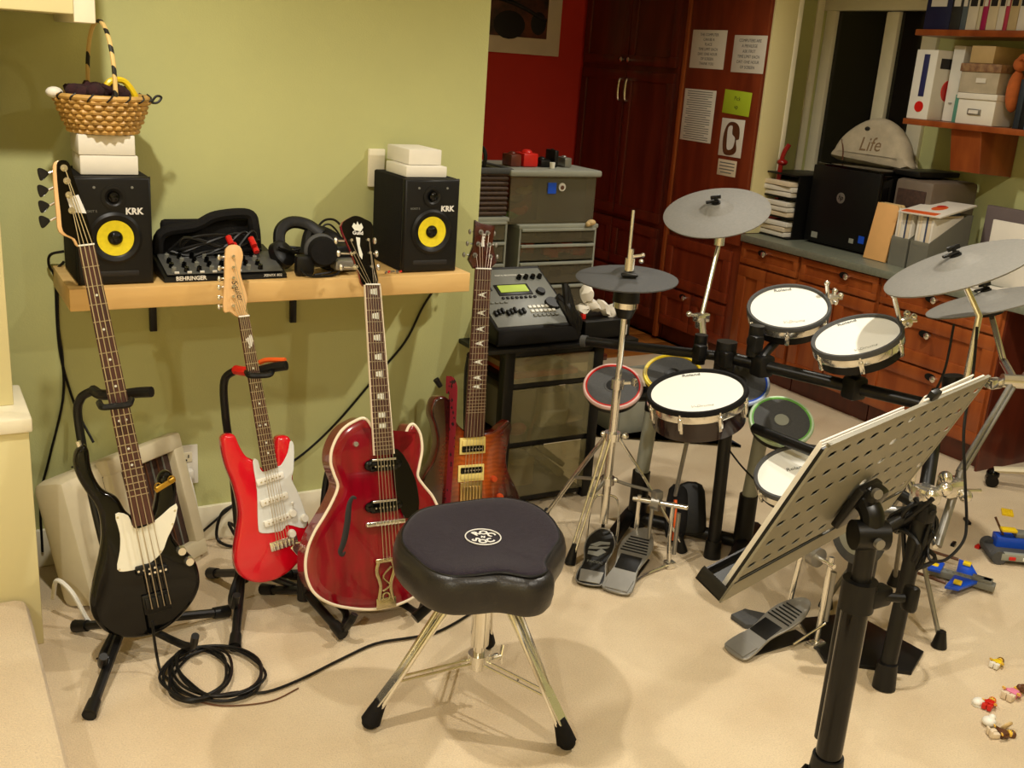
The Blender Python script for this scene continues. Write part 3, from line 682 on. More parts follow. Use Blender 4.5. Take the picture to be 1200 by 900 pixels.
part('strap_clip', s, mat('brass', (200, 160, 70), .3, 1, noise=.1), o, 'brass clip hanging on the cutaway', local=True)

# red double-cutaway guitar
M = gframe((.788, 2.52, .095), (.739, 2.70, .992))
o = thing('electric_guitar', 'bright red solid-body guitar with white pickguard and pale maple headstock', 'guitar', M)
part('body', MB().prism(sm(strat_body), -.042, 0, .011, 4), strat_red, o, local=True)
part('pickguard', MB().prism(sm(strat_guard, 3), 0, .0025, .0008, 1), mint_guard, o, local=True)
neck(strat_neck, o, maple_neck, 21, .012, thick=.018, dotr=.003, scale=.60)
part('headstock', MB().prism(sm(strat_head, 3), -.010, .003, .003, 2), maple_neck, o, local=True)
part('inlay_sticker', MB().prism(sm([(.004, .672), (.012, .676), (.018, .684), (.022, .672), (.020, .655), (.014, .650), (.010, .660)], 3), .0125, .0135), logo_white, o, 'white heart-like sticker on the second fret', local=True)
part('headstock_lettering', MB().text('Squier', .022, frame((.0, .80, .0032), (.25, -.97, 0), (.97, .25, 0)), shear=.3), logo_dark, o, local=True)
for x, y in strat_pts[7:13]: tuner(o, x, y-.012, -1, L=.010, px=x+.022)
for (x, y) in strat_pts[0:3]:
    X4 = T4(x, y, 0) @ rotz(.14)
    pp = part('pickup', MB(X4).box((0, 0, .004), (.078, .019, .010), .004), white_plastic, o, local=True)
    q = MB(X4)
    for i in range(6): q.cyl((-.026+.0105*i, 0, .009), (-.026+.0105*i, 0, .0102), .0025, n=8)
    part('pole_piece', q, chrome, pp, local=True)
for x, y in strat_pts[3:5]+[(.070, .128)]: knob(o, x, y, .0025, .0115, white_plastic, .013)
part('selector_switch', MB().cyl((.083, .205, .003), (.078, .215, .016), .0022, n=8).sphere((.078, .215, .017), .004), white_plastic, o, local=True)
bd = MB(T4(.046, .105, 0) @ rotz(.1)).box((0, 0, .003), (.078, .026, .005), .002)
for i in range(6): bd.box((-.028+.011*i, -.002, .008), (.008, .020, .006), .002)
part('bridge', bd, chrome, o, local=True)
part('tremolo_arm', MB().tube([(.075, .10, .008), (.095, .10, .02), (.115, .085, .022), (.135, .05, .022)], .0025), chrome, o, local=True)
part('jack_plate', MB(T4(.085, .075, 0) @ rotz(.6)).box((0, 0, .001), (.024, .045, .004), .008), chrome, o, local=True)
strings(strat_neck, .11, 6, .016, .0008, o)
head_strings(strat_neck, [(x+.022, y-.012) for x, y in strat_pts[12:6:-1]], .014, o, .011)

# deep red hollow-body
M = gframe((1.02, 2.36, .051), (1.065, 2.66, 1.07))
o = thing('hollow_body_guitar', 'cherry red hollow-body guitar with cream binding, black pickguard and metal tailpiece', 'guitar', M)
hb = sm(hollow_body)
part('body', MB().prism(hb, -.070, -.002, .002, 1), hollow_side, o, local=True)
def shrink(poly, d):
    n = len(poly); A = sum(poly[i][0]*poly[(i+1) % n][1]-poly[(i+1) % n][0]*poly[i][1] for i in range(n)); sg = 1 if A > 0 else -1; out = []
    for i in range(n):
        a, b, c = V(poly[i-1]), V(poly[i]), V(poly[(i+1) % n]); t = (c-a).normalized(); out.append((b.x-sg*t.y*d, b.y+sg*t.x*d))
    return out
part('binding', MB().tube([(x, y, -.0015) for x, y in hb], .0042, 8, closed=True, smooth=False), binding, o, local=True)
top = MB(); rg = [[(x, y, z) for x, y in shrink(hb, d)] for d, z in ((.002, -.002), (.008, .001), (.018, .003), (.028, .0045))]
top.rings(rg, False, False)
vs = [top._v((x, y, .0045)) for x, y in shrink(hb, .028)]; ff = top._f(vs); ff.normal_update(); bmesh.ops.triangulate(top.bm, faces=[ff], ngon_method='EAR_CLIP')
part('carved_top', top, hollow_red, o, local=True)
neck(hollow_neck, o, hollow_side, 22, .016, thick=.022, bind=binding, dots=(1, 3, 5, 7, 9, 12, 15, 17), dotr=.007, scale=.62)
part('headstock', MB().prism(sm(hollow_head, 3), -.014, .002, .003, 2), hollow_side, o, local=True)
part('headstock_face', MB().prism(sm([(x*.97, y) for x, y in hollow_head], 3), .002, .004, .0006, 1), black_gloss, o, local=True)
orn = MB(); orn.prism([(-.016, 1.036), (-.010, 1.046), (-.004, 1.040), (.0, 1.050), (.005, 1.040), (.011, 1.046), (.016, 1.034), (.009, 1.024), (-.009, 1.026)], .004, .005)
orn.prism([(-.006, 1.008), (.006, 1.006), (.004, .985), (.011, .962), (.009, .948), (.002, .958), (-.003, .985)], .004, .005)
part('headstock_inlay', orn, pearl, o, local=True)
part('headstock_lettering', MB().text('Guild', .014, frame((0, 1.019, .0042), (1, 0, 0), (0, 1, 0)), bold=.0003), logo_white, o, local=True)
for i, (x, y) in enumerate(hollow_pts[6:12]):
    sd = -1 if i < 3 else 1; tuner(o, x+(-.004 if sd < 0 else .002), y-.008, sd, L=.016, r=.0075, px=x+(.016 if sd < 0 else -.010))
part('pickguard', MB().prism(sm(hollow_guard, 2), .012, .0145, .0008, 1), black_gloss, o, local=True)
part('f_hole', MB().tube([(x, y, .0042) for x, y in ((-.036, .305), (-.046, .309), (-.055, .296), (-.060, .275), (-.064, .245), (-.072, .21), (-.080, .185), (-.088, .168), (-.082, .158), (-.074, .166))], lambda t: .0035+.006*math.sin(PI*t), 8, flat=.25), logo_dark, o, local=True)
part('f_hole', MB().tube([(x, y, .0042) for x, y in ((.128, .225), (.138, .230), (.146, .222), (.150, .20), (.154, .17), (.162, .13), (.170, .105), (.178, .09), (.172, .08), (.164, .088))], lambda t: .0035+.006*math.sin(PI*t), 8, flat=.25), logo_dark, o, local=True)
for (x, y) in hollow_pts[0:2]:
    X4 = T4(x+.004, y, .004)
    pb = MB(X4).box((0, 0, .006), (.082, .036, .014), .008); pb.sphere((-.042, 0, .006), .014, (1, 1, .6)); pb.sphere((.042, 0, .006), .014, (1, 1, .6))
    pp = part('pickup', pb, black_gloss, o, local=True)
    q = MB(X4); q.box((0, .014, .0135), (.07, .006, .003), .001)
    for i in range(6): q.cyl((-.026+.0105*i, -.004, .013), (-.026+.0105*i, -.004, .0145), .0025, n=8)
    part('pole_piece', q, chrome, pp, local=True)
bd = MB(T4(.042, .232, .004)); bd.box((0, 0, .010), (.115, .013, .012), .003)
for sx_ in (-.048, .048): bd.cyl((sx_, 0, 0), (sx_, 0, .016), .006, n=12)
for i in range(6): bd.box((-.026+.0105*i, 0, .017), (.007, .012, .004), .001)
part('bridge', bd, chrome, o, local=True)
tp = MB(); tp.box((.038, .130, .014), (.060, .012, .008), .002)
tp.tube([(.018, .128, .012), (.012, .10, .010), (.022, .06, .009), (.014, .01, .007)], .005, 8, flat=.5); tp.tube([(.058, .128, .012), (.064, .10, .010), (.052, .06, .009), (.060, .01, .007)], .005, 8, flat=.5)
tp.box((.037, .012, .007), (.058, .030, .005), .002); tp.torus((.037, .030, .009), (0, 0, 1), .010, .003, 20, 6)
tp.tube([(.055, .11, .010), (.030, .085, .010), (.048, .06, .010), (.028, .045, .010)], .003, 6)
part('tailpiece', tp, mat('nickel_tailpiece', (215, 205, 170), .25, 1, noise=.08), o, local=True)
knob(o, -.032, .452, .0035, .008, chrome, .008)
for x, y in ((.165, .17), (.185, .125), (.14, .10), (.165, .07)): knob(o, x-.035, y-.02, .004, .012, black_gloss, .014)
strings(hollow_neck, .13, 6, .021, .0009, o)
head_strings(hollow_neck, [(hollow_pts[k][0]+(.012 if k < 9 else -.008), hollow_pts[k][1]-.008) for k in (8, 7, 6, 9, 10, 11)], .018, o, .012)

# sunburst guitar
M = gframe((1.506, 2.68, -.032), (1.573, 2.88, 1.014))
o = thing('sunburst_guitar', 'amber sunburst guitar with cream pickups and woven red strap beside the black rack', 'guitar', M)
part('body', MB().prism(sm(prs_body), -.046, -.001, .008, 3), mahog, o, local=True)
part('flame_top', MB().prism(sm(shrink(prs_body, .004)), -.004, .003, .004, 3), sunburst, o, local=True)
neck(prs_neck, o, mahog, 24, .015, thick=.018, birds=True, scale=.60)
part('headstock', MB().prism(sm(prs_head, 1), -.012, .002, .002, 2), mat('dark_red_headstock', (70, 18, 14), .2, coat=.8, noise=.2), o, local=True)
part('truss_cover', MB().prism([(-.006, .99), (.006, .99), (.003, 1.02), (-.003, 1.02)], .002, .004), logo_white, o, local=True)
part('headstock_lettering', MB().text('PRS', .014, frame((.004, 1.02, .0025), (.1, 1, 0), (-1, .1, 0)), bold=.0004), logo_white, o, local=True)
for i, (x, y) in enumerate(prs_pts[4:10]):
    sd = -1 if i % 2 == 0 else 1; tuner(o, x+sd*.006, y, sd, m=steel, L=.026, r=.0065, px=x, z=.002)
for n_, (x, y) in enumerate(prs_pts[0:2]):
    X4 = T4(x, y, .003)
    fr_ = MB(X4); fr_.box((0, 0, .002), (.094, .054, .005), .003); pp = part('pickup', fr_, cream_pick, o, local=True)
    up = 1 if n_ == 0 else -1
    part('coil', MB(X4).box((0, .010*up, .006), (.078, .019, .008), .003), cream_pick, pp, local=True)
    part('coil', MB(X4).box((0, -.010*up, .006), (.078, .019, .008), .003), black_gloss, pp, local=True)
    q = MB(X4)
    for i in range(6): q.cyl((-.026+.0105*i, -.010*up, .010), (-.026+.0105*i, -.010*up, .0112), .0027, n=8)
    part('pole_piece', q, chrome, pp, local=True)
bd = MB(T4(-.022, .215, .003)); bd.box((0, 0, .004), (.080, .062, .006), .002)
for i in range(6): bd.box((-.028+.0112*i, -.004, .010), (.009, .045, .007), .002)
part('bridge', bd, mat('gold_bridge', (210, 185, 130), .3, 1, noise=.1), o, local=True)
knob(o, .060, .250, .003, .011, mat('amber_knob', (190, 70, 30), .25, noise=.1), .012)
knob(o, .085, .19, .003, .011, MATS['amber_knob'], .012)
part('strap', MB().tube([(-.100, .556, -.03), (-.098, .553, .010), (-.100, .50, .016), (-.101, .40, .012), (-.106, .28, .010), (-.112, .17, .010), (-.11, .14, .008)], .028, 10, flat=.07), strap_red, o, 'woven red and dark patterned strap hanging down the left side', local=True)
part('strap_button', MB().cyl((-.125, .552, -.02), (-.142, .575, -.02), .008, .010, 12), black, o, local=True)
strings(prs_neck, .22, 6, .019, .0008, o)
head_strings(prs_neck, [prs_pts[k] for k in (8, 6, 4, 5, 7, 9)], .017, o, .012)

# ------------------------------------------------------------ guitar stands
def gstand(label, base, legs, mast, yokeL, yokeR, hooks, red=False):
    o = thing('guitar_stand', label, 'guitar stand', tuple((base[0], base[1], 0)), 'tubular guitar stands')
    b = V(base)
    part('mast', MB().tube([b]+[V(p) for p in mast], .011, 10), black_metal, o)
    hub = MB(); hub.cyl(b-V((0, 0, .025)), b+V((0, 0, .05)), .02, n=14); part('hub', hub, black, o)
    for p in legs:
        p = V(p); d = (p-b).normalized()
        lg = part('leg', MB().cyl(b, p, .012, n=10), black_metal, o)
        part('foot', MB().cyl(p-d*.045, p+V((0, 0, .002)), .015, .017, 12), black, lg)
    a, c = V(yokeL), V(yokeR)
    part('yoke_arm', MB().tube([V(mast[-1]), a, a+(c-a)*.33+V((0, .012, -.005))], .013, 10), red_plastic if red else black, o, 'orange red padded arm' if red else None)
    part('yoke_arm', MB().tube([a+(c-a)*.36+V((0, .0, -.004)), a+(c-a)*.7, c], .013, 10), black, o)
    if red: part('yoke_band', MB().tube([a+(c-a)*.4+V((0, .02, .012)), a+(c-a)*.6+V((0, .02, .016)), c+V((0, .01, .012))], .007, 8), orange_plastic, o)
    cr = MB()
    for hk in hooks: cr.tube([b+V((0, 0, .02))]+[V(h_) for h_ in hk], .010, 10)
    part('cradle', cr, black, o)
    return o
gstand('black guitar stand under the black bass', (.40, 2.50, .075), [(.271, 2.218, .014), (.300, 2.63, .014), (0.68, 2.556, .014)],
       [(.36, 2.60, .35), (.340, 2.66, .56), (.347, 2.66, .625), (.375, 2.64, .652)], (.385, 2.59, .655), (.487, 2.50, .68),
       [[(.34, 2.44, .035), (.325, 2.37, .045), (.325, 2.34, .085)], [(.50, 2.44, .035), (.535, 2.37, .045), (.540, 2.34, .09)]])
gstand('black guitar stand with orange red pad holding the bright red guitar', (.735, 2.62, .09), [(.645, 2.37, .014), (.690, 2.79, .014), (.93, 2.68, .014)],
       [(.735, 2.70, .36), (.722, 2.72, .52), (.720, 2.72, .62), (.745, 2.70, .655)], (.762, 2.665, .660), (.850, 2.59, .69),
       [[(.69, 2.56, .055), (.68, 2.50, .06), (.68, 2.475, .105)], [(.86, 2.56, .055), (.875, 2.50, .06), (.875, 2.475, .105)]], True)
gstand('black guitar stand with thick rubber foot under the hollow-body guitar', (.875, 2.50, .065), [(.917, 2.312, .02), (.80, 2.64, .014), (1.12, 2.60, .014)],
       [(.96, 2.62, .15), (1.0, 2.68, .30), (1.02, 2.68, .38)], (1.0, 2.62, .41), (1.10, 2.60, .42),
       [[(.96, 2.42, .03), (.925, 2.33, .03), (.925, 2.285, .07), (.935, 2.28, .095)], [(1.10, 2.42, .03), (1.14, 2.33, .03), (1.14, 2.285, .09)]])
gstand('black guitar stand mostly hidden behind the sunburst guitar', (1.53, 2.78, .06), [(1.43, 2.55, .014), (1.40, 2.85, .014), (1.63, 2.86, .014)],
       [(1.55, 2.86, .3), (1.56, 2.90, .5), (1.565, 2.90, .57)], (1.595, 2.865, .605), (1.513, 2.80, .607),
       [[(1.46, 2.70, .03), (1.44, 2.62, .04), (1.44, 2.60, .08)], [(1.58, 2.70, .03), (1.60, 2.62, .04), (1.60, 2.60, .08)]])
solo('yoke_latch', MB().tube([(0.367,2.5,0.665), (0.369,2.468,0.664), (0.397,2.466,0.664), (0.426,2.466,0.665), (0.438,2.49,0.669)], .008), black, 'black rubber latch across the bass neck at the stand yoke', 'latch')
solo('yoke_latch', MB().tube([(0.758,2.64,0.665), (0.755,2.6,0.668), (0.782,2.597,0.666), (0.807,2.597,0.667), (0.823,2.62,0.673)], .008), black, 'black rubber latch across the neck of the bright red guitar', 'latch')
# ------------------------------------------------------------ tilted cream cabinet behind the bass
P0 = V((.372, 2.668, .022)); ex = (V((.72, 2.935, .012))-P0).normalized(); up = V((-.25, .16, .95)); 
A = frame(P0, ex, y=up); dz = A.to_3x3() @ V((0, 0, 1))
if dz.y > 0: pass
o = thing('tilted_monitor', 'cream boxy monitor with a dark brown striped screen leaning behind the black bass', 'monitor', A)
Wd, Hd = .44, .38
bz = MB()
for a in ((.14, Wd, 0, .05), (.14, Wd, Hd-.05, Hd), (.14, .185, .04, Hd-.04), (Wd-.045, Wd, .04, Hd-.04)):
    bz.box(((a[0]+a[1])/2, (a[2]+a[3])/2, -.018), (a[1]-a[0], a[3]-a[2], .05), .010)
part('bezel', bz, cream_plastic, o, local=True)
part('housing', MB().box((Wd/2-.005, Hd/2-.004, -.085), (Wd-.012, Hd-.02, .118), .028), cream_plastic, o, local=True)
part('screen', MB().box((.27, Hd/2, -.028), (.26, Hd-.09, .015), .004), brown_grille, o, local=True)
for i in range(8):
    part('slat', MB().box((.20+.024*i, Hd/2, -.018), (.0035, Hd-.10, .004)), grey_plastic if i % 2 else brown_plastic, o, local=True)
part('vent_slot', MB().box((.11, Hd-.001, -.08), (.02, .004, .01)), logo_dark, o, local=True)
part('foot', MB().box((Wd-.06, -.008, -.03), (.07, .02, .05), .008), cream_plastic, o, local=True)
cable('white_tube', [(.262, 2.74, .05), (.27, 2.70, .12), (.30, 2.66, .10), (.33, 2.63, .03), (.345, 2.62, .012)], .006, 'white cord curving on the carpet by the stair wall', white_plastic)

# ------------------------------------------------------------ drum throne
o = thing('drum_throne', 'black saddle-shaped drum stool on a chrome tripod in the foreground', 'stool', (1.105, 1.915, 0))
seat = [(.914, 1.984), (.993, 2.059), (1.102, 2.076), (1.218, 2.055), (1.274, 1.984), (1.275, 1.884), (1.246, 1.801), (1.191, 1.745), (1.147, 1.700), (1.128, 1.662), (1.096, 1.642), (1.056, 1.646), (1.012, 1.684), (.964, 1.696), (.912, 1.717), (.881, 1.762), (.872, 1.832), (.875, 1.91)]
sc = V((1.075, 1.86)); ss = sm([tuple(sc+(V(p)-sc)*1.0) for p in seat], 5)
def off(d): return shrink(ss, d)
sv = MB(); prof_ = [(.03, .388), (.008, .390), (0, .402), (-.004, .425), (-.004, .446), (0, .464), (.008, .474), (.015, .477)]
sv.rings([[(x, y, z) for x, y in off(d)] for d, z in prof_], True, False)
part('seat_side', sv, seat_vinyl, o)
ct_ = MB(); cen = sc; rr_ = []
for k_, (f_, z) in enumerate(((1.0, .4765), (.985, .480), (.93, .482), (.8, .481), (.6, .477), (.4, .474), (.2, .473), (.02, .473))):
    rr_.append([((cen.x+(x-cen.x)*f_), (cen.y+(y-cen.y)*f_), z+.006*math.sin(3*math.atan2(y-cen.y, x-cen.x)+.6)*f_*f_*.6) for x, y in off(.014)])
ct_.rings(rr_, False, True)
part('seat_top', ct_, seat_cloth, o, ang=60)
part('piping', MB().tube([(x, y, .4775+.006*math.sin(3*math.atan2(y-cen.y, x-cen.x)+.6)*.6) for x, y in off(.014)], .003, 6, closed=True, smooth=False), black, o)
lx = V((.86, -.49, 0)).normalized(); lf = frame((1.07,1.87,0.48), lx, y=(.49, .86, 0)); lf[2][3] = .4752
lg = MB(lf); lg.torus((0, 0, .0006), (0, 0, 1), .040, .0016, 40, 6)
part('logo_ring', lg, logo_white, o)
lt = MB(lf)
for word, up_ in (('ROC', 1), ('SOC', -1)):
    for q_, ch_ in enumerate(word):
        a_ = R(90-46*(q_-1)) if up_ > 0 else R(270+46*(q_-1))
        lt.text(ch_, .026, frame((.0225*math.cos(a_), .0225*math.sin(a_), 0), (math.sin(a_)*up_, -math.cos(a_)*up_, 0), (math.cos(a_)*up_, math.sin(a_)*up_, 0)), bold=.0009)
lt.text('N', .012, frame((0, 0, 0), (1, 0, 0), (0, 1, 0)), bold=.0008)
part('lettering', lt, logo_white, o)
sx0, sy0 = 1.105, 1.915
part('spindle', MB().cyl((sx0, sy0, .10), (sx0, sy0, .39), .014, n=20), chrome, o)
part('post_sleeve', MB().cyl((sx0, sy0, .17), (sx0, sy0, .352), .022, n=24).cyl((sx0, sy0, .352), (sx0, sy0, .368), .034, n=24), chrome, o)
part('seat_bracket', MB().box((sx0, sy0, .381), (.14, .12, .012), .004), black_metal, o)
lv = MB(); lv.cyl((sx0-.03, sy0+.0, .37), (1.0, 1.87, .355), .006, n=8); lv.cyl((0.954,1.893,0.313), (0.918,1.889,0.293), .011, .013, 12); lv.cyl((1.0, 1.87, .355), (0.95,1.895,0.311), .006, n=8)
part('height_lever', lv, black, o)
feet = [V((.845, 1.935, 0)), V((1.215, 1.685, 0)), V((1.250, 2.130, 0))]
for f_ in feet:
    d = V((f_.x-sx0, f_.y-sy0, 0)).normalized(); sd = V((-d.y, d.x, 0)); top_ = V((sx0, sy0, .355))+d*.03
    lm = MB()
    for s_ in (-1, 1):
        lm.tube([top_+sd*.015*s_, top_+d*.03-V((0, 0, .012))+sd*.015*s_, V((f_.x, f_.y, .055))-d*.015+sd*.010*s_], .006, 8, smooth=False)
    lm.box(tuple((top_+d*.005)), (.02, .03, .024), .003)
    q = (V((f_.x, f_.y, .055))-top_); 
    X4 = frame(top_+q*.55+V((0, 0, -.002)), q, y=sd); lm2 = MB(X4); lm2.box((0, 0, 0), (q.length*.84, .028, .004))
    l_ = part('leg', lm, chrome, o); part('leg_web', lm2, chrome, l_)
    bsm = MB(); b0 = V((sx0, sy0, .125))+d*.02; b1 = top_+q*.80
    for s_ in (-1, 1): bsm.tube([b0+sd*.009*s_, b1+sd*.009*s_], .003, 6, smooth=False)
    bsm.box(tuple((b0+b1)/2), (.004, .004, .004)); part('brace', bsm, chrome, l_)
    ft = MB(); e0 = V((f_.x, f_.y, .068))-d*.02; e1 = V((f_.x, f_.y, .018))+d*.005
    ft.tube([e0, (e0+e1)/2+V((0, 0, .002)), e1], lambda t: .014+.010*t, 12); ft.sphere(tuple(e1-V((0, 0, .0))), .021, (1, 1, .8)); part('rubber_foot', ft, black_matte, l_)
part('collar', MB().cyl((sx0, sy0, .11), (sx0, sy0, .145), .026, n=20).box((sx0+.035, sy0-.01, .128), (.03, .012, .02), .003), chrome, o)
wg = MB(); c_ = V((sx0+.055, sy0-.012, .13)); wg.cyl(c_-V((.02, 0, 0)), c_, .006, n=10); wg.tube([c_+V((0, -.004, -.018)), c_, c_+V((.008, .008, .024))], .006, 8, flat=.6)
part('wing_bolt', wg, chrome, o)

# ------------------------------------------------------------ electronic drum kit
CR = (.87, -.49, 0)
def cyl_part(name, a, b, r, m, parent, label=None, r2=None, n=16): return part(name, MB().cyl(a, b, r, r2, n), m, parent, label)
def drum(name, label, C, n, r, deep, shell, clamp=0, lugs=6, rim=rubber, group='white mesh drum pads', word='Roland', wa=1, ph=.3):
    M = zframe(C, n, CR); o = thing(name, label, 'drum', M, group)
    part('shell', MB().lathe([(r*.80, -deep), (r*.93, -deep+.006), (r*.94, -.03), (r*.93, -.012)], n=48), shell, o, local=True)
    part('chrome_hoop', MB().lathe([(r*.94, -.034), (r*.995, -.034), (r*1.0, -.030), (r*.985, -.012), (r*.94, -.010)], n=48, cap0=False, cap1=False), chrome, o, local=True)
    part('rim', MB().lathe([(r*.95, -.016), (r*1.0, -.012), (r*1.005, -.004), (r*.985, .003), (r*.93, .003), (r*.915, -.002), (r*.90, -.006)], n=56, cap0=False, cap1=False), rim, o, local=True)
    part('mesh_head', MB().lathe([(r*.915, -.005), (r*.5, -.0045), (.001, -.004)], n=48, cap0=False), white_head, o, local=True)
    for i in range(lugs):
        a = 2*PI*i/lugs+ph; c, s_ = math.cos(a), math.sin(a); X = rotz(a)
        g = MB(X); g.box((r*.985, 0, -.042), (.010, .014, .034 if deep > .06 else .02), .003); g.cyl((r*1.0, 0, -.006), (r*1.0, 0, -.05), .0035, n=8); g.sphere((r*1.0, 0, -.022), .0065, (1, 1, .8), 10)
        if deep > .07: g.prism([(-.008, -.02), (.008, -.02), (.004, -.07), (-.004, -.07)], 0, .006, fr=frame((r*.94, 0, 0), (0, 1, 0), (0, 0, 1)))
        part('lug', g, chrome, o, local=True)
    part('lettering', MB().text(word, .020, frame((0, .79*r*wa, -.0035), (1, 0, 0), (0, 1, 0)), .0003, bold=.0002), grey_plastic, o, local=True)
    part('head_print', MB().text('V-Drums', .018, frame((.0, -.62*r, -.0035), (1, 0, 0), (0, 1, 0)), .0003, shear=.3), mat('faint_print', (190, 188, 178), .7, noise=.03) if 'faint_print' not in MATS else MATS['faint_print'], o, local=True)
    return o
sn = drum('snare_pad', 'round snare pad with dark brown shell and chrome lugs, largest of the white-headed drums', (2.007, 2.288, .601), (-.236, -.028, .971), .15, .105, shell_dark, lugs=8, rim=black_matte)
t1 = drum('tom_pad', 'farther of the two upper tom pads, below the left crash cymbal', (2.403, 2.36, .82), (-.338, -.193, .921), .13, .07, black)
t2 = drum('tom_pad', 'nearer of the two upper tom pads, under the big right cymbal', (2.357, 2.035, .813), (-.39, .059, .919), .13, .07, black)
t3 = drum('floor_tom_pad', 'low floor tom pad partly hidden behind the music stand', (2.177, 2.01, .426), (-.419, -.047, .907), .125, .06, black, wa=.2)
def side_clamp(o, r, a, post=.06):
    X = rotz(a); g = MB(X)
    g.box((r+.022, 0, -.02), (.036, .030, .026), .005); g.cyl((r+.02, -.03, -.02), (r+.02, .03, -.02), .006, n=12)
    g.sphere((r+.04, .014, -.004), .010); g.sphere((r+.045, -.012, -.008), .010); g.cyl((r+.03, .0, -.02), (r+.058, 0, -.03), .005, n=10)
    c = part('side_clamp', g, chrome, o, local=True)
    if post: part('post', MB(X).cyl((r+.008, 0, -.02), (r+.002, 0, post), .0065, n=12).sphere((r+.002, 0, post), .009), chrome, o, local=True)
side_clamp(t1, .13, R(18), .045); side_clamp(t2, .13, R(14), .075)
def cym(C, n, r, parent, mm=lit_cym_rubber, bell=.32, nut=True):
    M = zframe(C, n, CR)
    part('cymbal', MB(M).lathe([(.004, .030), (r*bell*.4, .028), (r*bell*.75, .020), (r*bell*.95, .010), (r*bell*1.05, .0075), (r*.6, .003), (r*.95, -.002), (r, -.005), (r*.995, -.009), (r*.6, -.004), (.004, .0)], n=64), mm, parent)
    if nut:
        g = MB(M); g.cyl((0, 0, .027), (0, 0, .034), .016, n=16); g.cyl((0, 0, .03), (0, 0, .056), .006, n=10); g.box((0, 0, .052), (.036, .008, .014), .003); g.box((-.012, -.002, .038), (.045, .014, .007), .002)
        part('wing_nut', g, black, parent)
    return M
# crash at the back left, on its post
C = V((2.461, 2.821, 1.05)); nn = V((-.352, -.153, .923))
o = thing('crash_cymbal', 'round grey rubber cymbal on a chrome post in front of the tall cabinet', 'cymbal', (2.461, 2.821, .5))
cym(C, nn, .185, o)
e = (2.362,2.717,0.7); e = V(e)
g = MB(); b = C-nn*.02; j = V((2.449,2.773,0.951)); g.cyl(C, j, .008, n=12); g.cyl(j-V((0, 0, .012)), j+V((0, 0, .02)), .018, n=14); part('tilter', g, chrome, o)
g = MB(); g.cyl(j, e, .008, n=12); part('upper_tube', g, chrome, o)
g = MB(); g.box(tuple(e), (.055, .03, .03), .005); g.sphere(tuple(e+V((-.04, .02, .01))), .010); g.cyl(e+V((-.045, .02, .01)), e, .006, n=8); g.box(tuple(e-V((0, 0, .02))), (.028, .03, .04), .005); part('clamp', g, chrome, o)
f_ = V((2.316,2.625,0.606)); part('lower_tube', MB().cyl(e, f_, .012, n=14), chrome, o)
# hi-hat
H = V((1.888, 2.53, .901)); o = thing('hi_hat', 'grey hi-hat cymbal pad on a chrome tripod stand beside the black rack', 'hi-hat', (1.875, 2.505, 0))
cym(H, (-.063, -.038, .997), .155, o, MATS['dark_grey_rubber'], nut=False)
px_, py_ = 1.875, 2.505
cyl_part('pull_rod', (px_, py_, .5), (1.868, 2.505, 1.105), .0045, chrome, o)
g = MB(); g.cyl((px_, py_, .925), (px_, py_, .962), .015, n=16); g.cyl((px_, py_, .962), (px_, py_, .99), .009, n=12); g.cyl((px_, py_, .966), (px_+.03, py_-.015, .972), .005, n=8); g.sphere((px_+.033, py_-.016, .973), .007); g.sphere((px_+.022, py_-.026, .957), .007)
part('clutch', g, chrome, o)
part('clutch_felt', MB().box((px_-.012, py_-.02, .915), (.05, .022, .010), .004, rotz(-.5)), black, o)
g = MB(); g.cyl((px_, py_, .83), (px_, py_, .895), .042, .036, 24); g.cyl((px_, py_, .780), (px_, py_, .815), .022, .036, 24); part('trigger_housing', g, black, o)
part('trigger_ring', MB().cyl((px_, py_, .812), (px_, py_, .832), .038, n=24), chrome, o)
cyl_part('upper_tube', (px_, py_, .52), (px_, py_, .785), .0095, chrome, o)
cyl_part('lower_tube', (px_, py_, .10), (px_, py_, .56), .0135, chrome, o)
g = MB(); g.cyl((px_, py_, .555), (px_, py_, .585), .020, n=18); g.cyl((px_, py_, .57), (px_+.035, py_-.02, .575), .005, n=8); g.box((px_+.045, py_-.026, .578), (.012, .02, .026), .004); part('height_clamp', g, chrome, o)
g = MB(); g.cyl((px_, py_, .385), (px_, py_, .41), .026, n=18); g.sphere((px_+.035, py_-.02, .40), .012); g.sphere((px_-.02, py_+.02, .40), .010); part('leg_collar', g, chrome, o)
g = MB(); g.cyl((px_, py_, .235), (px_, py_, .26), .022, n=18); g.sphere((px_+.022, py_-.012, .25), .009); part('leg_collar', g, chrome, o)
for f_ in ((1.735, 2.465), (2.12, 2.40), (1.80, 2.74)):
    F = V((f_[0], f_[1], .03)); a = V((px_, py_, .395)); d = (V((f_[0], f_[1], 0))-V((px_, py_, 0))).normalized(); sd = V((-d.y, d.x, 0))
    g = MB()
    for s_ in (-1, 1): g.tube([a+d*.02+sd*.009*s_, a*.55+F*.45+V((0, 0, .025))+sd*.009*s_, F+sd*.008*s_], .0045, 7, 4)
    l_ = part('leg', g, chrome, o)
    mid = a*.45+F*.55+V((0, 0, .02)); part('brace', MB().tube([V((px_, py_, .25))+d*.018, (mid+V((px_, py_, .25)))/2-V((0, 0, .0)), mid], .0055, 8), steel, l_)
    part('rubber_foot', MB().cyl(F+V((0, 0, .035))-d*.012, F+d*.006-V((0, 0, .028)), .009, .019, 12), black, l_)
g = MB(); 
for s_ in (-1, 1): g.tube([V((px_, py_, .20)), V((px_, py_, .185))+V(CR)*.035*s_, V((px_, py_, .12))+V(CR)*.048*s_, V((px_, py_, .01))+V(CR)*.048*s_], .004, 8)
part('pedal_yoke', g, chrome, o)
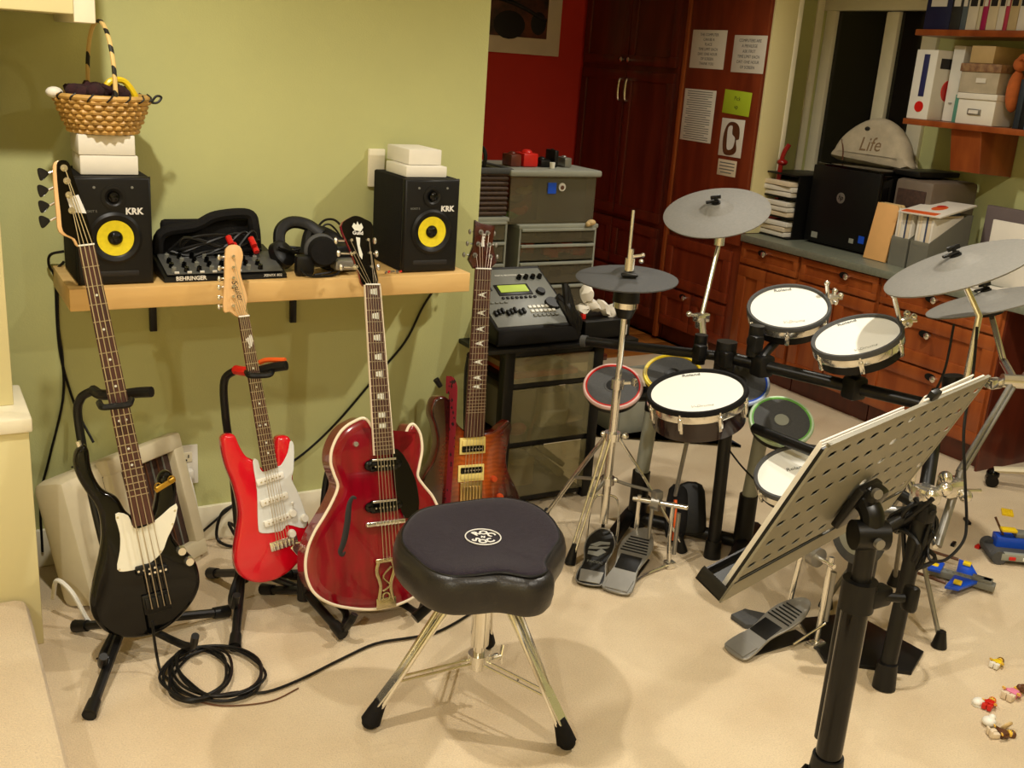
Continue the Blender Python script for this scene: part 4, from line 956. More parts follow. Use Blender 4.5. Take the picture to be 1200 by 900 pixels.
part('pull_chain', MB().cyl((px_, py_, .06), (px_, py_, .13), .006, n=8), black, o)
def pedal(o, heel, toe, w, z1, style):
    h_ = V((heel[0], heel[1], .018)); t_ = V((toe[0], toe[1], z1)); L = (t_-h_).length
    sdx = (t_-h_).cross(V((0, 0, 1))).normalized(); F = frame(h_, sdx, y=(t_-h_))
    hw = w/2
    out = [(-hw, .005), (-hw*.8, -.035), (hw*.8, -.035), (hw, .005), (hw*.80, L*.28), (hw*1.05, L*.55), (hw*1.0, L*.78), (hw*.4, L), (-hw*.4, L), (-hw*1.0, L*.78), (-hw*1.05, L*.55), (-hw*.80, L*.28)]
    p_ = part('footboard', MB(F).prism(sm(out, 3), 0, .008, .002, 1), steel if style else black_metal, o)
    part('heel_plate', MB(F).prism([(-hw*.75, -.03), (hw*.75, -.03), (hw*.85, .02), (-hw*.85, .02)], .008, .0105, .001, 1), steel, p_)
    if style:
        part('grip_pad', MB(F).box((0, L*.36, .009), (w*.72, L*.25, .003), .001), black, p_)
        for i in range(6): part('grip_rib', MB(F).box((0, L*(.56+.05*i), .0095), (w*(.9-.05*i), .0035, .004), .001), black, p_)
    else:
        part('edge_trim', MB(F).tube([(x, y, .008) for x, y in sm(out, 3)], .0022, 6, closed=True, smooth=False), steel, p_)
        g = MB(F)
        g.prism([(-hw*.7, L*.62), (-hw*.1, L*.72), (hw*.7, L*.74), (hw*.7, L*.69), (hw*.1, L*.66), (-hw*.2, L*.60)], .008, .010); g.prism([(-hw*.7, L*.42), (hw*.1, L*.40), (hw*.6, L*.52), (hw*.2, L*.58), (-hw*.1, L*.50), (-hw*.7, L*.49)], .008, .010); g.prism([(-hw*.75, L*.53), (-hw*.2, L*.55), (hw*.6, L*.60), (hw*.75, L*.65), (0, L*.60), (-hw*.7, L*.59)], .008, .010)
        part('footboard_emblem', g, grey_plastic, p_)
        part('lettering', MB(F).text('PACIFIC', .014, frame((0, L*.28, .0085), (1, 0, 0), (0, 1, 0))), grey_plastic, p_)
    part('base_plate', MB().prism([(-hw*.6, 0), (hw*.6, 0), (hw*.6, L*.95), (-hw*.6, L*.95)], 0, .004, fr=frame((heel[0], heel[1], .002), sdx, y=(toe[0]-heel[0], toe[1]-heel[1], 0))), black_metal, o)
    return F, L
pedal(o, (1.722, 2.335), (1.860, 2.475), .085, .085, 0)
# second pedal with its chrome frame
ped = thing('slave_pedal', 'chrome ribbed foot pedal right of the hi-hat pedal', 'pedal', (1.80, 2.27, 0))
pedal(ped, (1.775, 2.262), (1.965, 2.405), .095, .10, 1)
g = MB(); bq = V((1.975, 2.375, 0)); sd = V((.60, -.80, 0))
for s_ in (-1, 1): g.tube([bq+sd*.065*s_, bq+sd*.055*s_+V((0, 0, .10)), bq+sd*.055*s_+V((0, 0, .22))], .007, 8)
for s_ in (-1, 1): g.box(tuple(bq+sd*.065*s_+V((0, 0, .012))), (.03, .03, .024), .004)
part('frame_post', g, chrome, ped, kind='stuff')
part('axle', MB().cyl(bq-sd*.075+V((0, 0, .205)), bq+sd*.10+V((0, 0, .215)), .008, n=12), chrome, ped)
part('cam', MB().cyl(bq-sd*.012+V((0, 0, .208)), bq+sd*.012+V((0, 0, .208)), .026, n=20).box(tuple(bq+V((0, 0, .235))), (.03, .03, .03), .006), steel, ped)
part('chain', MB().tube([bq+V((-.03, -.02, .20)), bq+V((-.035, -.025, .15)), bq+V((-.03, -.02, .10))], .006, 6), steel, ped)
part('spring', MB().cyl(bq+sd*.075+V((0, 0, .05)), bq+sd*.075+V((0, 0, .19)), .007, n=10), steel, ped)
part('side_rail', MB().tube([V((1.80, 2.25, .008)), V((1.90, 2.30, .008)), bq+sd*.065+V((0, 0, .012))], .004, 6), chrome, ped)
# rack
o = thing('drum_rack', 'black tubular drum rack carrying the white-headed pads', 'drum rack', (2.196, 2.33, 0))
J1 = V((2.218,2.416,0.654)); J2 = V((2.487,1.817,0.649)); JL = V((1.956,2.805,0.62)); K = V((2.202,1.597,0.48))
def bar(name, a, b, r=.019, m=black_metal): return part(name, MB().cyl(a, b, r, n=18), m, o)
lt_ = V((2.225, 2.38, .60))
l_ = bar('leg', (2.196, 2.33, .02), lt_, .021); part('rubber_foot', MB().cyl((2.195, 2.33, 0), (2.197, 2.332, .06), .028, .025, 18), black, l_)
l_ = bar('leg', (2.124, 1.553, .02), K, .021); part('rubber_foot', MB().cyl((2.123, 1.551, 0), (2.127, 1.556, .07), .030, .026, 18), black, l_)
bar('front_bar', J1, J2); bar('side_bar', J1, JL, .016); bar('side_bar', J2, K, .019)
bar('side_bar', K, V((2.064,1.678,0.36)), .017)
for p_, s_ in ((J1, 1.25), (J2, 1.1), (K, 1.1), (V((2.171,2.486,0.661)), .8), (V((2.252,2.329,0.725)), .9)):
    g = MB(); g.sphere(tuple(p_), .030*s_, (1, 1, 1.1)); g.cyl(p_-V((0, 0, .045)), p_+V((0, 0, .05)), .026*s_, n=18); g.box(tuple(p_+V((-.02, -.025, 0))), (.035, .035, .05), .006)
    part('joint', g, black, o)
part('end_cap', MB().cyl(JL, JL+(JL-J1).normalized()*.02, .02, n=16), rubber, o)
for c_, nrm in (((2.403, 2.36, .82), V((-.338, -.193, .921))), ((2.357, 2.035, .813), V((-.39, .059, .919)))):
    c_ = V(c_)-nrm*.05; t_ = (c_-J1).dot((J2-J1))/(J2-J1).length_squared; q_ = J1+(J2-J1)*t_
    part('tom_arm', MB().tube([c_, c_-V((0, 0, .03)), q_+V((0, 0, .03)), q_], .014, 10).box(tuple(q_), (.06, .055, .07), .012).box(tuple(c_+V((0, 0, -.012))), (.08, .05, .03), .01), black, o)
FT = V((2.177, 2.01, .38))
part('tom_arm', MB().cyl(V((2.193,2.22,0.484)), V((2.197,1.832,0.502)), .016, n=14), black_metal, o)
part('tom_arm', MB().cyl(V((2.197,1.832,0.502)), K, .016, n=14), black_metal, o)
part('snare_arm', MB().cyl((2.05, 2.30, .53), lt_, .016, n=12).box((2.08, 2.32, .53), (.06, .05, .06), .01), black, o)
part('knob', MB().cyl(V((2.519,1.806,0.689)), V((2.514,1.814,0.743)), .028, n=20), black, o)
part('clamp', MB().box(tuple(K+V((0, 0, .035))), (.06, .06, .05), .01).sphere(tuple(K+V((.03, -.03, .06))), .018).sphere(tuple(K+V((-.02, -.03, .05))), .015), chrome, o)
g = MB(); random.seed(21)
for i in range(11):
    g.tube([K+V((random.uniform(-.05, .04), random.uniform(-.05, .03), random.uniform(-.02, .06))), K+V((random.uniform(-.07, .05), random.uniform(-.04, .06), random.uniform(-.10, .02))), K+V((random.uniform(-.05, .05), random.uniform(-.05, .03), random.uniform(-.14, -.05))), K+V((-.02, .0, -.18))], .006, 6)
solo('drum_cables', g, black, 'thick bundle of black drum cables tied below the right joint of the rack', 'cable', kind='stuff')
cable('pad_cable', [(2.454,1.726,0.909), (2.445,1.703,0.781), (2.382,1.654,0.66), (2.356,1.603,0.538), (2.329,1.554,0.437), (2.288,1.526,0.399), (2.229,1.523,0.363), (2.193,1.541,0.361), (2.203,1.561,0.388), (2.203,1.561,0.441)], .004, 'black cable drooping in a loop right of the rack leg')
cable('pad_cable', [(2.461,1.802,0.897), (2.461,1.802,0.775), (2.452,1.814,0.694)], .0035, 'short black cable dangling under the big right cymbal')
cable('pad_cable', [(2.133,2.25,0.408), (2.161,2.223,0.367), (2.123,2.119,0.365)], .003, 'thin dark cable from the snare down to the floor tom')
# right-hand cymbals
RC = V((2.473, 1.832, 1.052)); nn = V((-.353, .241, .904))
o = thing('crash_cymbal', 'largest grey cymbal, tilted, at the right above the music stand', 'cymbal', (2.48, 1.85, .6))
cym(RC, nn, .20, o); bt = V((2.494,1.755,0.688)); part('post', MB().tube([RC, RC-nn*.04, V((bt.x, bt.y, .93)), bt], .009, 12, smooth=False), chrome, o)
part('tilter', MB().cyl(RC-nn*.035, RC-nn*.005, .018, n=16), black, o)
RC = V((2.829, 1.972, .906)); nn = V((-.214, .282, .935))
o = thing('ride_cymbal', 'grey cymbal at the right edge, below and behind the largest cymbal', 'cymbal', (2.8, 1.95, 0))
cym(RC, nn, .18, o)
part('trigger_box', MB().cyl(RC-nn*.045, RC-nn*.008, .035, .05, 20), black, o)
g = MB(); q1 = V((2.791,1.853,0.749)); q2 = V((2.729,1.765,0.72)); g.cyl(RC+nn*.01, RC+nn*.075, .006, n=10); g.cyl(RC+nn*.045, RC+nn*.065, .018, n=14); part('felt_post', g, black, o)
part('upper_tube', MB().cyl(RC-nn*.03, q1, .009, n=12).cyl(q1, q2, .012, n=12), chrome, o)
part('tilter', MB().cyl(q2-V((.03, -.02, 0)), q2+V((.05, -.03, .0)), .020, n=16).sphere(tuple(q2+V((.04, -.02, .012))), .026).box(tuple(q2+V((-.05, .03, -.01))), (.05, .03, .03), .006), chrome, o)
lb = V((2.473,1.699,0.504)); lc = V((2.338,1.63,0.332))
g = MB()
for s_ in (-.012, .012): g.cyl(q2+V((s_, 0, 0)), lb+V((s_, 0, 0)), .007, n=10)
part('lower_tube', g, steel, o, kind='stuff'); part('lower_tube', MB().cyl(lb, lc, .012, n=12), steel, o)
part('clamp', MB().box(tuple(lb+V((-.06, -.02, -.03))), (.07, .05, .05), .01).sphere(tuple(lb+V((-.09, -.02, 0))), .02).sphere(tuple(lb+V((-.03, -.05, -.05))), .018).cyl(lb+V((.0, -.02, -.05)), lb+V((.06, -.03, -.055)), .006, n=8), chrome, o)
for ft_ in ((2.438, 1.631), (2.30, 1.93), (2.62, 1.95)):
    F = V((ft_[0], ft_[1], .02)); hp_ = V((2.42, 1.82, .42)); l_ = part('leg', MB().cyl(hp_, F, .007, n=10), steel, o)
    part('rubber_foot', MB().cyl(F+V((0, 0, .03)), F-V((0, 0, .018)), .012, .022, 14), black, l_)
part('hub', MB().cyl((2.42, 1.82, .38), (2.42, 1.82, .48), .02, n=14).cyl((2.42, 1.82, .44), lc, .012, n=12), chrome, o)
# kick pad and pedal
o = thing('kick_pad', 'black bass-drum pad tower with round pale face behind the music stand', 'kick pad', (2.22, 1.77, 0))
part('tower', bx(2.20, 2.25, 1.735, 1.80, 0, .52, .008), black_metal, o)
part('pad_face', MB().lathe([(.085, 0), (.09, .01), (.085, .025), (.001, .027)], (2.198, 1.767, .335), (-1, 0, .05), 32), rubber, o)
part('pad_centre', MB().lathe([(.058, .026), (.05, .029), (.001, .030)], (2.198, 1.767, .335), (-1, 0, .05), 32), silver_plastic, o)
part('base_plate', MB().prism([(2.06, 1.70), (2.24, 1.56), (2.36, 1.62), (2.34, 1.86), (2.16, 1.90)], 0, .012, .003), black_metal, o)
part('bracket', MB().box((2.16, 1.72, .42), (.09, .09, .07), .01).cyl((2.10, 1.72, .44), (2.22, 1.64, .45), .012, n=12), steel, o)
o = thing('kick_pedal', 'chrome ribbed kick pedal in front of the bass-drum pad', 'pedal', (1.86, 1.83, 0))
pedal(o, (1.885, 1.832), (2.105, 1.835), .090, .11, 1)
g = MB()
for s_ in (-1, 1):
    g.cyl((2.10, 1.835+.062*s_, 0), (2.115, 1.835+.052*s_, .27), .008, n=12); g.box((2.10, 1.835+.062*s_, .01), (.05, .03, .02), .004)
g.cyl((2.11, 1.765, .25), (2.11, 1.92, .25), .007, n=12); g.box((2.11, 1.90, .28), (.04, .03, .09), .006); g.sphere((2.10, 1.92, .30), .018)
part('frame', g, chrome, o)
part('beater_cam', MB().cyl((2.11, 1.82, .25), (2.11, 1.85, .25), .028, n=20), steel, o)
part('footplate_pad', MB().prism([(1.98, 1.93), (2.06, 1.88), (2.10, 1.93), (2.04, 2.0), (1.98, 1.99)], 0, .018, .004), rubber, o)
part('spring', MB().cyl((2.12, 1.77, .08), (2.12, 1.77, .23), .007, n=10), steel, o)
part('stabiliser_rod', MB().cyl((2.03, 1.79, .018), (2.11, 1.76, .08), .0035, n=8), chrome, o)
# toy drum set
o = thing('toy_drum_set', 'toy game drum set with four colour-rimmed grey pads behind the snare', 'toy drums', (2.2, 2.48, 0))
for C, nrm, r_, m_, nm, rc in (((1.998, 2.693, .492), (-.36, -.4, .843), .1, red_plastic, 'red rimmed pad', (215, 180, 172)), ((2.156, 2.583, .552), (-.3, -.306, .903), .1, yellow_plastic, 'yellow rimmed pad', (236, 214, 70)), ((2.312,2.438,0.554), (-.324, -.428, .844), .1, blue_plastic, 'blue rimmed pad', (186, 200, 226)), ((2.291, 2.21, .499), (-.328, -.42, .846), .1, green_plastic, 'green rimmed pad', (196, 220, 186))):
    X = zframe(C, nrm, CR)
    pd = part('pad', MB(X).lathe([(r_*.86, .004), (r_*.3, .0045), (r_*.28, .006), (.001, .006)], n=40, cap0=False), rubber, o, nm)
    part('pad_rim', MB(X).lathe([(r_*.90, -.006), (r_*.99, -.006), (r_, .0), (r_*.97, .006), (r_*.90, .006)], n=48, cap0=False, cap1=False), mat(nm.split()[0]+'_tinted_rim', rc, .4, noise=.04), pd)
    part('pad_ring', MB(X).lathe([(r_*.91, .0055), (r_*.90, .008), (r_*.87, .008), (r_*.85, .003)], n=48, cap0=False, cap1=False), m_, pd)
    part('pad_shell', MB(X).lathe([(r_*.6, -.04), (r_*.92, -.03), (r_*.97, -.006), (r_*.9, .003)], n=40), black, pd)
    part('pad_hub', MB(X).cyl((0, 0, .004), (0, 0, .008), r_*.22, n=24), black if m_ is not green_plastic else silver_plastic, pd)
for a, b in (((2.106, 2.628), (2.106, 2.628)), ((2.321, 2.331), (2.321, 2.331))):
    l_ = part('post', MB().cyl((a[0], a[1], .17), (a[0]+.01, a[1]-.01, .46), .024, n=18), silver_plastic, o)
    part('post_sleeve', MB().cyl((a[0], a[1], 0), (a[0], a[1], .20), .032, .030, 18), black, l_); part('post_cap', MB().cyl((a[0]+.01, a[1]-.01, .42), (a[0]+.01, a[1]-.01, .47), .028, n=18), black, l_)
part('frame_bar', MB().tube([(2.0, 2.70, .45), (2.11, 2.63, .47), (2.26, 2.50, .47), (2.34, 2.33, .47), (2.30, 2.22, .46)], .022, 10), black, o)
part('floor_bar', MB().cyl((2.106, 2.628, .03), (2.321, 2.331, .03), .022, n=12), black, o)
for a, b in (((1.90, 2.50), (2.24, 2.76)), ((2.10, 2.16), (2.46, 2.42))):
    part('floor_foot', MB().tube([(a[0], a[1], .022), ((a[0]+b[0])/2, (a[1]+b[1])/2, .035), (b[0], b[1], .022)], .026, 10, flat=.8), black, o)
o2 = thing('toy_pedal', 'black toy foot pedal with orange edge standing under the snare', 'pedal', (2.26, 2.47, 0))
Fp = frame((2.20, 2.46, .03), CR, y=(.25, .35, .9))
part('housing', MB(Fp).prism(sm([(-.045, 0), (.045, 0), (.05, .08), (.035, .16), (-.035, .16), (-.05, .08)], 3), 0, .03, .008), black, o2)
part('treadle', MB(frame((2.13, 2.45, .03), CR, y=(.1, .2, .9))).prism(sm([(-.03, 0), (.03, 0), (.035, .12), (.02, .17), (-.03, .16)], 3), 0, .014, .004), black_matte, o2)
part('treadle_edge', MB().tube([(2.11, 2.43, .03), (2.115, 2.44, .10), (2.125, 2.46, .16)], .006, 6), orange_plastic, o2)
part('stand_tube', MB().cyl((2.13, 2.47, .17), (2.12, 2.42, .48), .007, n=8), steel, o2)

# ------------------------------------------------------------ music stand
TA = V((1.076, 1.109, .70)); TE = V((.960, .280, 0)); TU = V((.280*.407, -.960*.407, .9135))
TF = frame(TA, TE, y=TU)
o = thing('music_stand', 'tall black music stand with perforated tray at the right foreground', 'music stand', (1.375, 1.09, 0))
TW, TH = .607, .34
def perforated(nx, ny, x0, x1, y0, y1, t):
    g = MB(TF); cw = (x1-x0)/nx; ch = (y1-y0)/ny
    for i in range(nx):
        for j in range(ny):
            cx, cy = x0+cw*(i+.5), y0+ch*(j+.5); ox = cw*.14*(1 if j % 2 else -1)
            out = [(cx-cw/2, cy-ch/2), (cx, cy-ch/2), (cx+cw/2, cy-ch/2), (cx+cw/2, cy), (cx+cw/2, cy+ch/2), (cx, cy+ch/2), (cx-cw/2, cy+ch/2), (cx-cw/2, cy)]
            hw_, hh_ = cw*.27, .0060
            hol = [(cx+ox-hw_*.8, cy-hh_*.8), (cx+ox, cy-hh_), (cx+ox+hw_*.8, cy-hh_*.8), (cx+ox+hw_, cy), (cx+ox+hw_*.8, cy+hh_*.8), (cx+ox, cy+hh_), (cx+ox-hw_*.8, cy+hh_*.8), (cx+ox-hw_, cy)]
            if 0 < j < 3 and 4 <= i <= 5: hol = None
            for z, fl in ((0, 0), (-t, 1)):
                a = [g._v((*p, z)) for p in out]
                if hol:
                    b = [g._v((*p, z)) for p in hol]
                    for k in range(8): g._f([a[k], a[(k+1) % 8], b[(k+1) % 8], b[k]])
                else: g._f(a)
            if hol:
                b0 = [g._v((*p, 0)) for p in hol]; b1 = [g._v((*p, -t)) for p in hol]
                for k in range(8): g._f([b0[k], b0[(k+1) % 8], b1[(k+1) % 8], b1[k]])
    bmesh.ops.remove_doubles(g.bm, verts=g.bm.verts, dist=1e-5)
    return g
tray_m = mat('bounce_lit_tray', (138, 133, 116), .45, .1, noise=.08)  # tray colour lightened to stand in for light bounced off the carpet
tr = part('tray', perforated(13, 6, .008, TW-.008, .055, TH-.006, .0016), tray_m, o, ang=20)
g = MB(TF); g.box((TW/2, .022, -.001), (TW, .046, .003)); g.box((.004, TH/2, -.001), (.008, TH, .004)); g.box((TW-.004, TH/2, -.001), (.008, TH, .004)); g.box((TW/2, TH-.003, -.002), (TW, .006, .006))
part('tray_border', g, tray_m, o)
part('ledge', MB(TF).box((TW/2, .002, -.027), (TW, .003, .054)).box((TW/2, .010, -.054), (TW, .018, .003)), black, o)
part('ledge_end', MB(TF).prism([(0, 0), (.004, .0), (.004, .028), (0, .022)], -.056, -.0), black, o)
part('crease', MB(TF).box((TW/2, .047, .0012), (TW, .0025, .0015)), black, o)
pc_ = TF @ V((.30, .13, .0))
g = MB(TF); g.box((.30, .13, .012), (.075, .09, .016), .004); g.box((.30, .155, .026), (.05, .05, .03), .008); part('tilt_plate', g, black_metal, o)
top_j = V((1.375, 1.09, .775)); 
g = MB(); g.tube([pc_+V((.0, -.03, .01)), (pc_+top_j)/2+V((0, -.025, .01)), top_j], .021, 10, flat=.9); g.cyl(top_j+V((-.028, .01, 0)), top_j+V((.026, -.012, 0)), .026, n=18); part('tilt_arm', g, black_metal, o)
for pp_ in (top_j+V((-.012, -.03, .0)), pc_+V((-.01, -.055, .035))): part('bolt', MB().cyl(pp_, pp_+V((-.002, -.008, 0)), .009, n=12), steel, o)
part('upper_post', MB().cyl((1.375, 1.09, .50), top_j, .017, n=20), black_metal, o)
part('lower_post', MB().cyl((1.375, 1.09, .30), (1.375, 1.09, .66), .0235, n=24), black_gloss, o)
part('rear_tube', MB().cyl((1.398, 1.13, .34), (1.398, 1.13, .66), .014, n=16), black_metal, o)
g = MB(); g.cyl((1.375, 1.09, .635), (1.375, 1.09, .69), .030, n=20); g.box((1.405, 1.075, .66), (.05, .03, .035), .006); part('post_clamp', g, black, o)
g = MB(); g.cyl((1.41, 1.07, .66), (1.445, 1.05, .66), .008, n=10); g.box((1.455, 1.045, .66), (.02, .028, .05), .008); part('clamp_knob', g, black, o)
part('collar', MB().cyl((1.375, 1.09, .285), (1.375, 1.09, .335), .032, .028, 22), black, o)
for a in (R(15), R(135), R(255)):
    d = V((math.cos(a), math.sin(a), 0)); l_ = part('leg', MB().tube([V((1.375, 1.09, .30))+d*.03, V((1.375, 1.09, .16))+d*.10, V((1.375, 1.09, .015))+d*.26], .010, 8, smooth=False), black_metal, o)
    part('rubber_foot', MB().sphere(tuple(V((1.375, 1.09, .014))+d*.26), .015), rubber, l_)
# books on the tray (they rest on the ledge, on the far side)
o = thing('music_book', 'open music book standing on the left half of the music stand', 'book', tuple(TF @ V((.15, .01, -.01))))
part('cover', MB(TF).box((.150, .165, -.007), (.29, .318, .006), .001), black, o)
g = MB(TF)
for i in range(4): g.box((.150+.003*i, .165+.002*(i % 3), -.012-.003*i), (.275, .315, .0022), .0005)
part('pages', g, paper, o, kind='stuff')
o = thing('sheet_music', 'white loose sheets rising behind the right half of the music stand', 'sheet music', tuple(TF @ V((.45, .01, -.01))))
part('sheets', MB(TF).box((.455, .175, -.006), (.26, .335, .004), .001), paper, o)
part('sheets', MB(TF @ rotz(.03)).box((.455, .185, -.013), (.2, .29, .003), .001), paper, o)
part('clip', MB(TF).box((.36, .345, -.006), (.03, .02, .012), .003), black, o)

# ------------------------------------------------------------ black media rack with glass front, recorder on top
o = thing('media_rack', 'black metal rack with glass front and shelves behind the sunburst guitar', 'rack', (1.9, 3.1, 0))
rx0, rx1, ry0, ry1, rz = 1.70, 2.10, 2.90, 3.28, .575
for x in (rx0+.02, rx1-.02):
    for y in (ry0+.02, ry1-.02): part('post', bx(x-.02, x+.02, y-.02, y+.02, 0, rz, .004), black_metal, o)
for z in (.028, .235, .448, .56):
    part('shelf', bx(rx0+.04, rx1-.04, ry0+.01, ry1-.01, z-.011, z+.011, .003), black_metal, o)
part('back_panel', bx(rx0+.02, rx1-.02, ry1-.02, ry1-.012, .03, rz), linen, o)
for a, b in ((.04, .224), (.246, .437), (.459, .55)):
    part('glass_door', bx(rx0+.04, rx1-.04, ry0+.004, ry0+.008, a, b), rack_glass, o)
part('top_tray', bx(rx0-.10, rx1+.13, ry0-.02, ry1, rz, rz+.016, .004), black_metal, o)
gr_ = 'things stored behind the rack glass'
solo('storage_box', bx(1.76, 1.90, 2.98, 3.2, .04, .15, .01), tan_board, 'tan box on the bottom shelf of the black rack, left side', 'box', gr_)
g = MB(T4(1.95, 3.06, .12) @ Matrix.Rotation(R(38), 4, 'Y')); g.box((0, 0, 0), (.20, .16, .03), .01); g.box((.0, -.03, .03), (.15, .10, .02), .006)
solo('folded_cloth', g, linen, 'grey brown folded bundle leaning on the bottom shelf of the rack', 'cloth', gr_)
solo('storage_box', bx(1.76, 1.90, 3.0, 3.2, .247, .40, .01), silver_plastic, 'pale grey box on the middle rack shelf', 'box', gr_)
solo('storage_box', bx(1.92, 2.04, 3.0, 3.2, .247, .38, .01), white_card, 'white box on the middle rack shelf beside the pale grey one', 'box', gr_)
solo('pink_toy', MB().sphere((1.80, 2.955, .275), .026, (1.4, .7, .9)), pink_plastic, 'pink round toy low on the middle rack shelf', 'toy', gr_)
solo('magazine', bx(1.77, 2.03, 2.95, 3.2, .460, .478, .002), orange_plastic, 'orange edged magazine on the top rack shelf', 'magazine', gr_)
solo('magazine', bx(1.76, 2.0, 2.97, 3.2, .479, .500, .002), tan_board, 'tan magazine on top of the orange one in the rack', 'magazine', gr_)
# digital recorder
RM = frame((1.662, 2.90, .597), (1, 0, 0), (0, 1, 0))
o = thing('digital_recorder', 'grey digital recorder with sloping panel and green display on top of the black rack', 'recorder', RM)
part('case', MB().prism([(0, 0), (.30, 0), (.30, .20), (.02, .06), (0, .055)], 0, .325, .006, fr=frame((0, 0, 0), (0, 1, 0), (0, 0, 1))), black, o, local=True)
PM = frame((.012, .018, .060), (1, 0, 0), (0, .28, .14)); rw, rh = .302, .30
part('panel', MB(PM).box((rw/2, rh/2, .0), (rw, rh, .004), .001), mat('recorder_grey', (112, 113, 106), .45, noise=.06), o, local=True)
part('display_frame', MB(PM).box((.145, .185, .003), (.135, .058, .004), .002), black, o, local=True)
part('display', MB(PM).box((.145, .188, .006), (.112, .036, .002)), lcd, o, local=True)
part('small_display', MB(PM).box((.043, .195, .003), (.04, .02, .003)), black, o, local=True)
part('lettering', MB(PM).text('BOSS', .014, frame((.03, .265, .0025), (1, 0, 0), (0, 1, 0)), bold=.0004).text('DIGITAL RECORDING STUDIO', .009, frame((.17, .265, .0025), (1, 0, 0), (0, 1, 0))), logo_white, o, local=True)
for i in range(8): part('button', MB(PM).box((.085+.018*i, .142, .004), (.010, .009, .006), .001), black, o, local=True)
for i in range(4): part('button', MB(PM).box((.032+.018*i, .120, .004), (.012, .007, .005), .001), grey_plastic, o, local=True)
for i in range(8):
    part('fader', MB(PM).box((.018+.016*i, .062+.006*(i % 3), .007), (.010, .022, .012), .002), black, o, local=True)
for i in range(6):
    for j in range(3): part('button', MB(PM).box((.165+.017*i, .045+.022*j, .004), (.012, .012, .005), .001), white_plastic if j else grey_plastic, o, local=True)
for i in range(4): part('knob', MB(PM).cyl((.195+.028*i, .245, .001), (.195+.028*i, .245, .016), .010, .008, 14), black_gloss, o, local=True)
part('jog_wheel', MB(PM).cyl((.262, .10, .001), (.262, .10, .012), .030, .027, 28), black, o, local=True)
part('knob', MB(PM).cyl((.245, .165, .001), (.245, .165, .014), .018, .015, 20), black, o, local=True)
part('front_lip', MB().box((.162, -.004, .03), (.325, .012, .05), .004), cherry_dark if False else black_matte, o, local=True)
g = MB(); random.seed(9)
for i in range(5): g.tube([(1.93+random.uniform(-.03, .03), 2.93, .72+random.uniform(0, .08)), (1.96+random.uniform(-.03, .03), 2.90, .66+random.uniform(0, .05)), (1.98, 2.90, .62+random.uniform(0, .02))], .012, 8)
solo('headphone_bundle', g, black, 'black headphones and cord heaped on the right corner of the recorder', 'headphones', kind='stuff')
o = thing('black_case', 'small black box with a pale tag beside the recorder on the rack', 'box', (2.13, 2.95, .597))
part('body', bx(2.01, 2.20, 2.90, 3.08, .597, .66, .004), black, o); part('tag', bx(2.165, 2.185, 2.897, 2.8995, .605, .640), logo_white, o)
random.seed(12)
for i, (x, z) in enumerate(((2.03, .69), (2.075, .70), (2.12, .69), (2.045, .745), (2.155, .675))):
    g = MB(T4(x, 2.96, z) @ Matrix.Rotation(.5*i, 4, 'Y')); t_ = bmesh.new(); bmesh.ops.create_icosphere(t_, subdivisions=2, radius=.032)
    mp_ = {v: g._v((v.co.x*random.uniform(.8, 1.3), v.co.y*random.uniform(.6, 1.2), v.co.z*random.uniform(.4, .8))) for v in t_.verts}
    for f_ in t_.faces: g._f([mp_[v] for v in f_.verts])
    t_.free(); solo('crumpled_paper', g, paper, ['leftmost crumpled white paper in the heap right of the recorder', 'middle crumpled white paper in the heap right of the recorder', 'crumpled paper right of the middle one beside the recorder', 'topmost crumpled white paper in the heap right of the recorder', 'small crumpled paper at the right end of the heap by the hi-hat'][i], 'paper', 'crumpled papers right of the recorder')
solo('red_eraser', bx(2.015, 2.03, 2.93, 2.96, .661, .68, .003), red_plastic, 'tiny red piece beside the crumpled papers', 'eraser')

# ------------------------------------------------------------ plastic drawers and boxes behind the rack
def drawer_tower(x0, x1, y0, y1, zs, z0, label, cat='drawers'):
    o = thing('plastic_drawers', label, cat, ((x0+x1)/2, (y0+y1)/2, z0))
    top = max(zs)+.012
    part('top', bx(x0-.006, x1+.006, y0-.004, y1, top-.012, top+.006, .004), silver_plastic, o)
    for x in (x0, x1-.008): part('side', bx(x, x+.008, y0, y1, z0, top-.012), silver_plastic, o)
    part('back', bx(x0, x1, y1-.006, y1, z0, top-.012), silver_plastic, o)
    for a, b in zip(zs, zs[1:]+[z0]):
        d = part('drawer', bx(x0+.010, x1-.010, y0+.002, y0+.006, b+.012, a-.004), smoke_plastic, o)
        part('drawer_lip', bx(x0+.008, x1-.008, y0-.010, y0+.008, a-.010, a+.002, .003), silver_plastic, d)
        g = MB(); random.seed(int(a*1000))
        for i in range(14): g.box((random.uniform(x0+.04, x1-.04), random.uniform(y0+.03, y0+.12), b+.03+random.uniform(0, (a-b)*.4)), (random.uniform(.02, .06), .04, random.uniform(.015, .04)), .003, rotz(random.uniform(0, 3)))
        part('contents', g, random.choice([brown_grille, tan_board, orange_plastic, rubber]), d, kind='stuff')
        part('drawer_bottom', bx(x0+.01, x1-.01, y0+.006, y1-.01, b+.008, b+.012), smoke_plastic, d)
    return o
drawer_tower(2.195, 2.575, 3.70, 4.05, [.842, .775, .70, .60, .45], .02+.28, 'grey plastic drawer tower full of small things behind the recorder')
o = thing('side_table', 'low dark table carrying the plastic drawers behind the green wall end', 'table', (2.3, 3.95, 0))
part('table_top', bx(1.72, 2.64, 3.62, 4.3, .27, .298, .004), cherry_dark, o)
for x in (1.76, 2.60):
    for y in (3.66, 4.26): part('leg', bx(x-.02, x+.02, y-.02, y+.02, 0, .27, .003), cherry_dark, o)
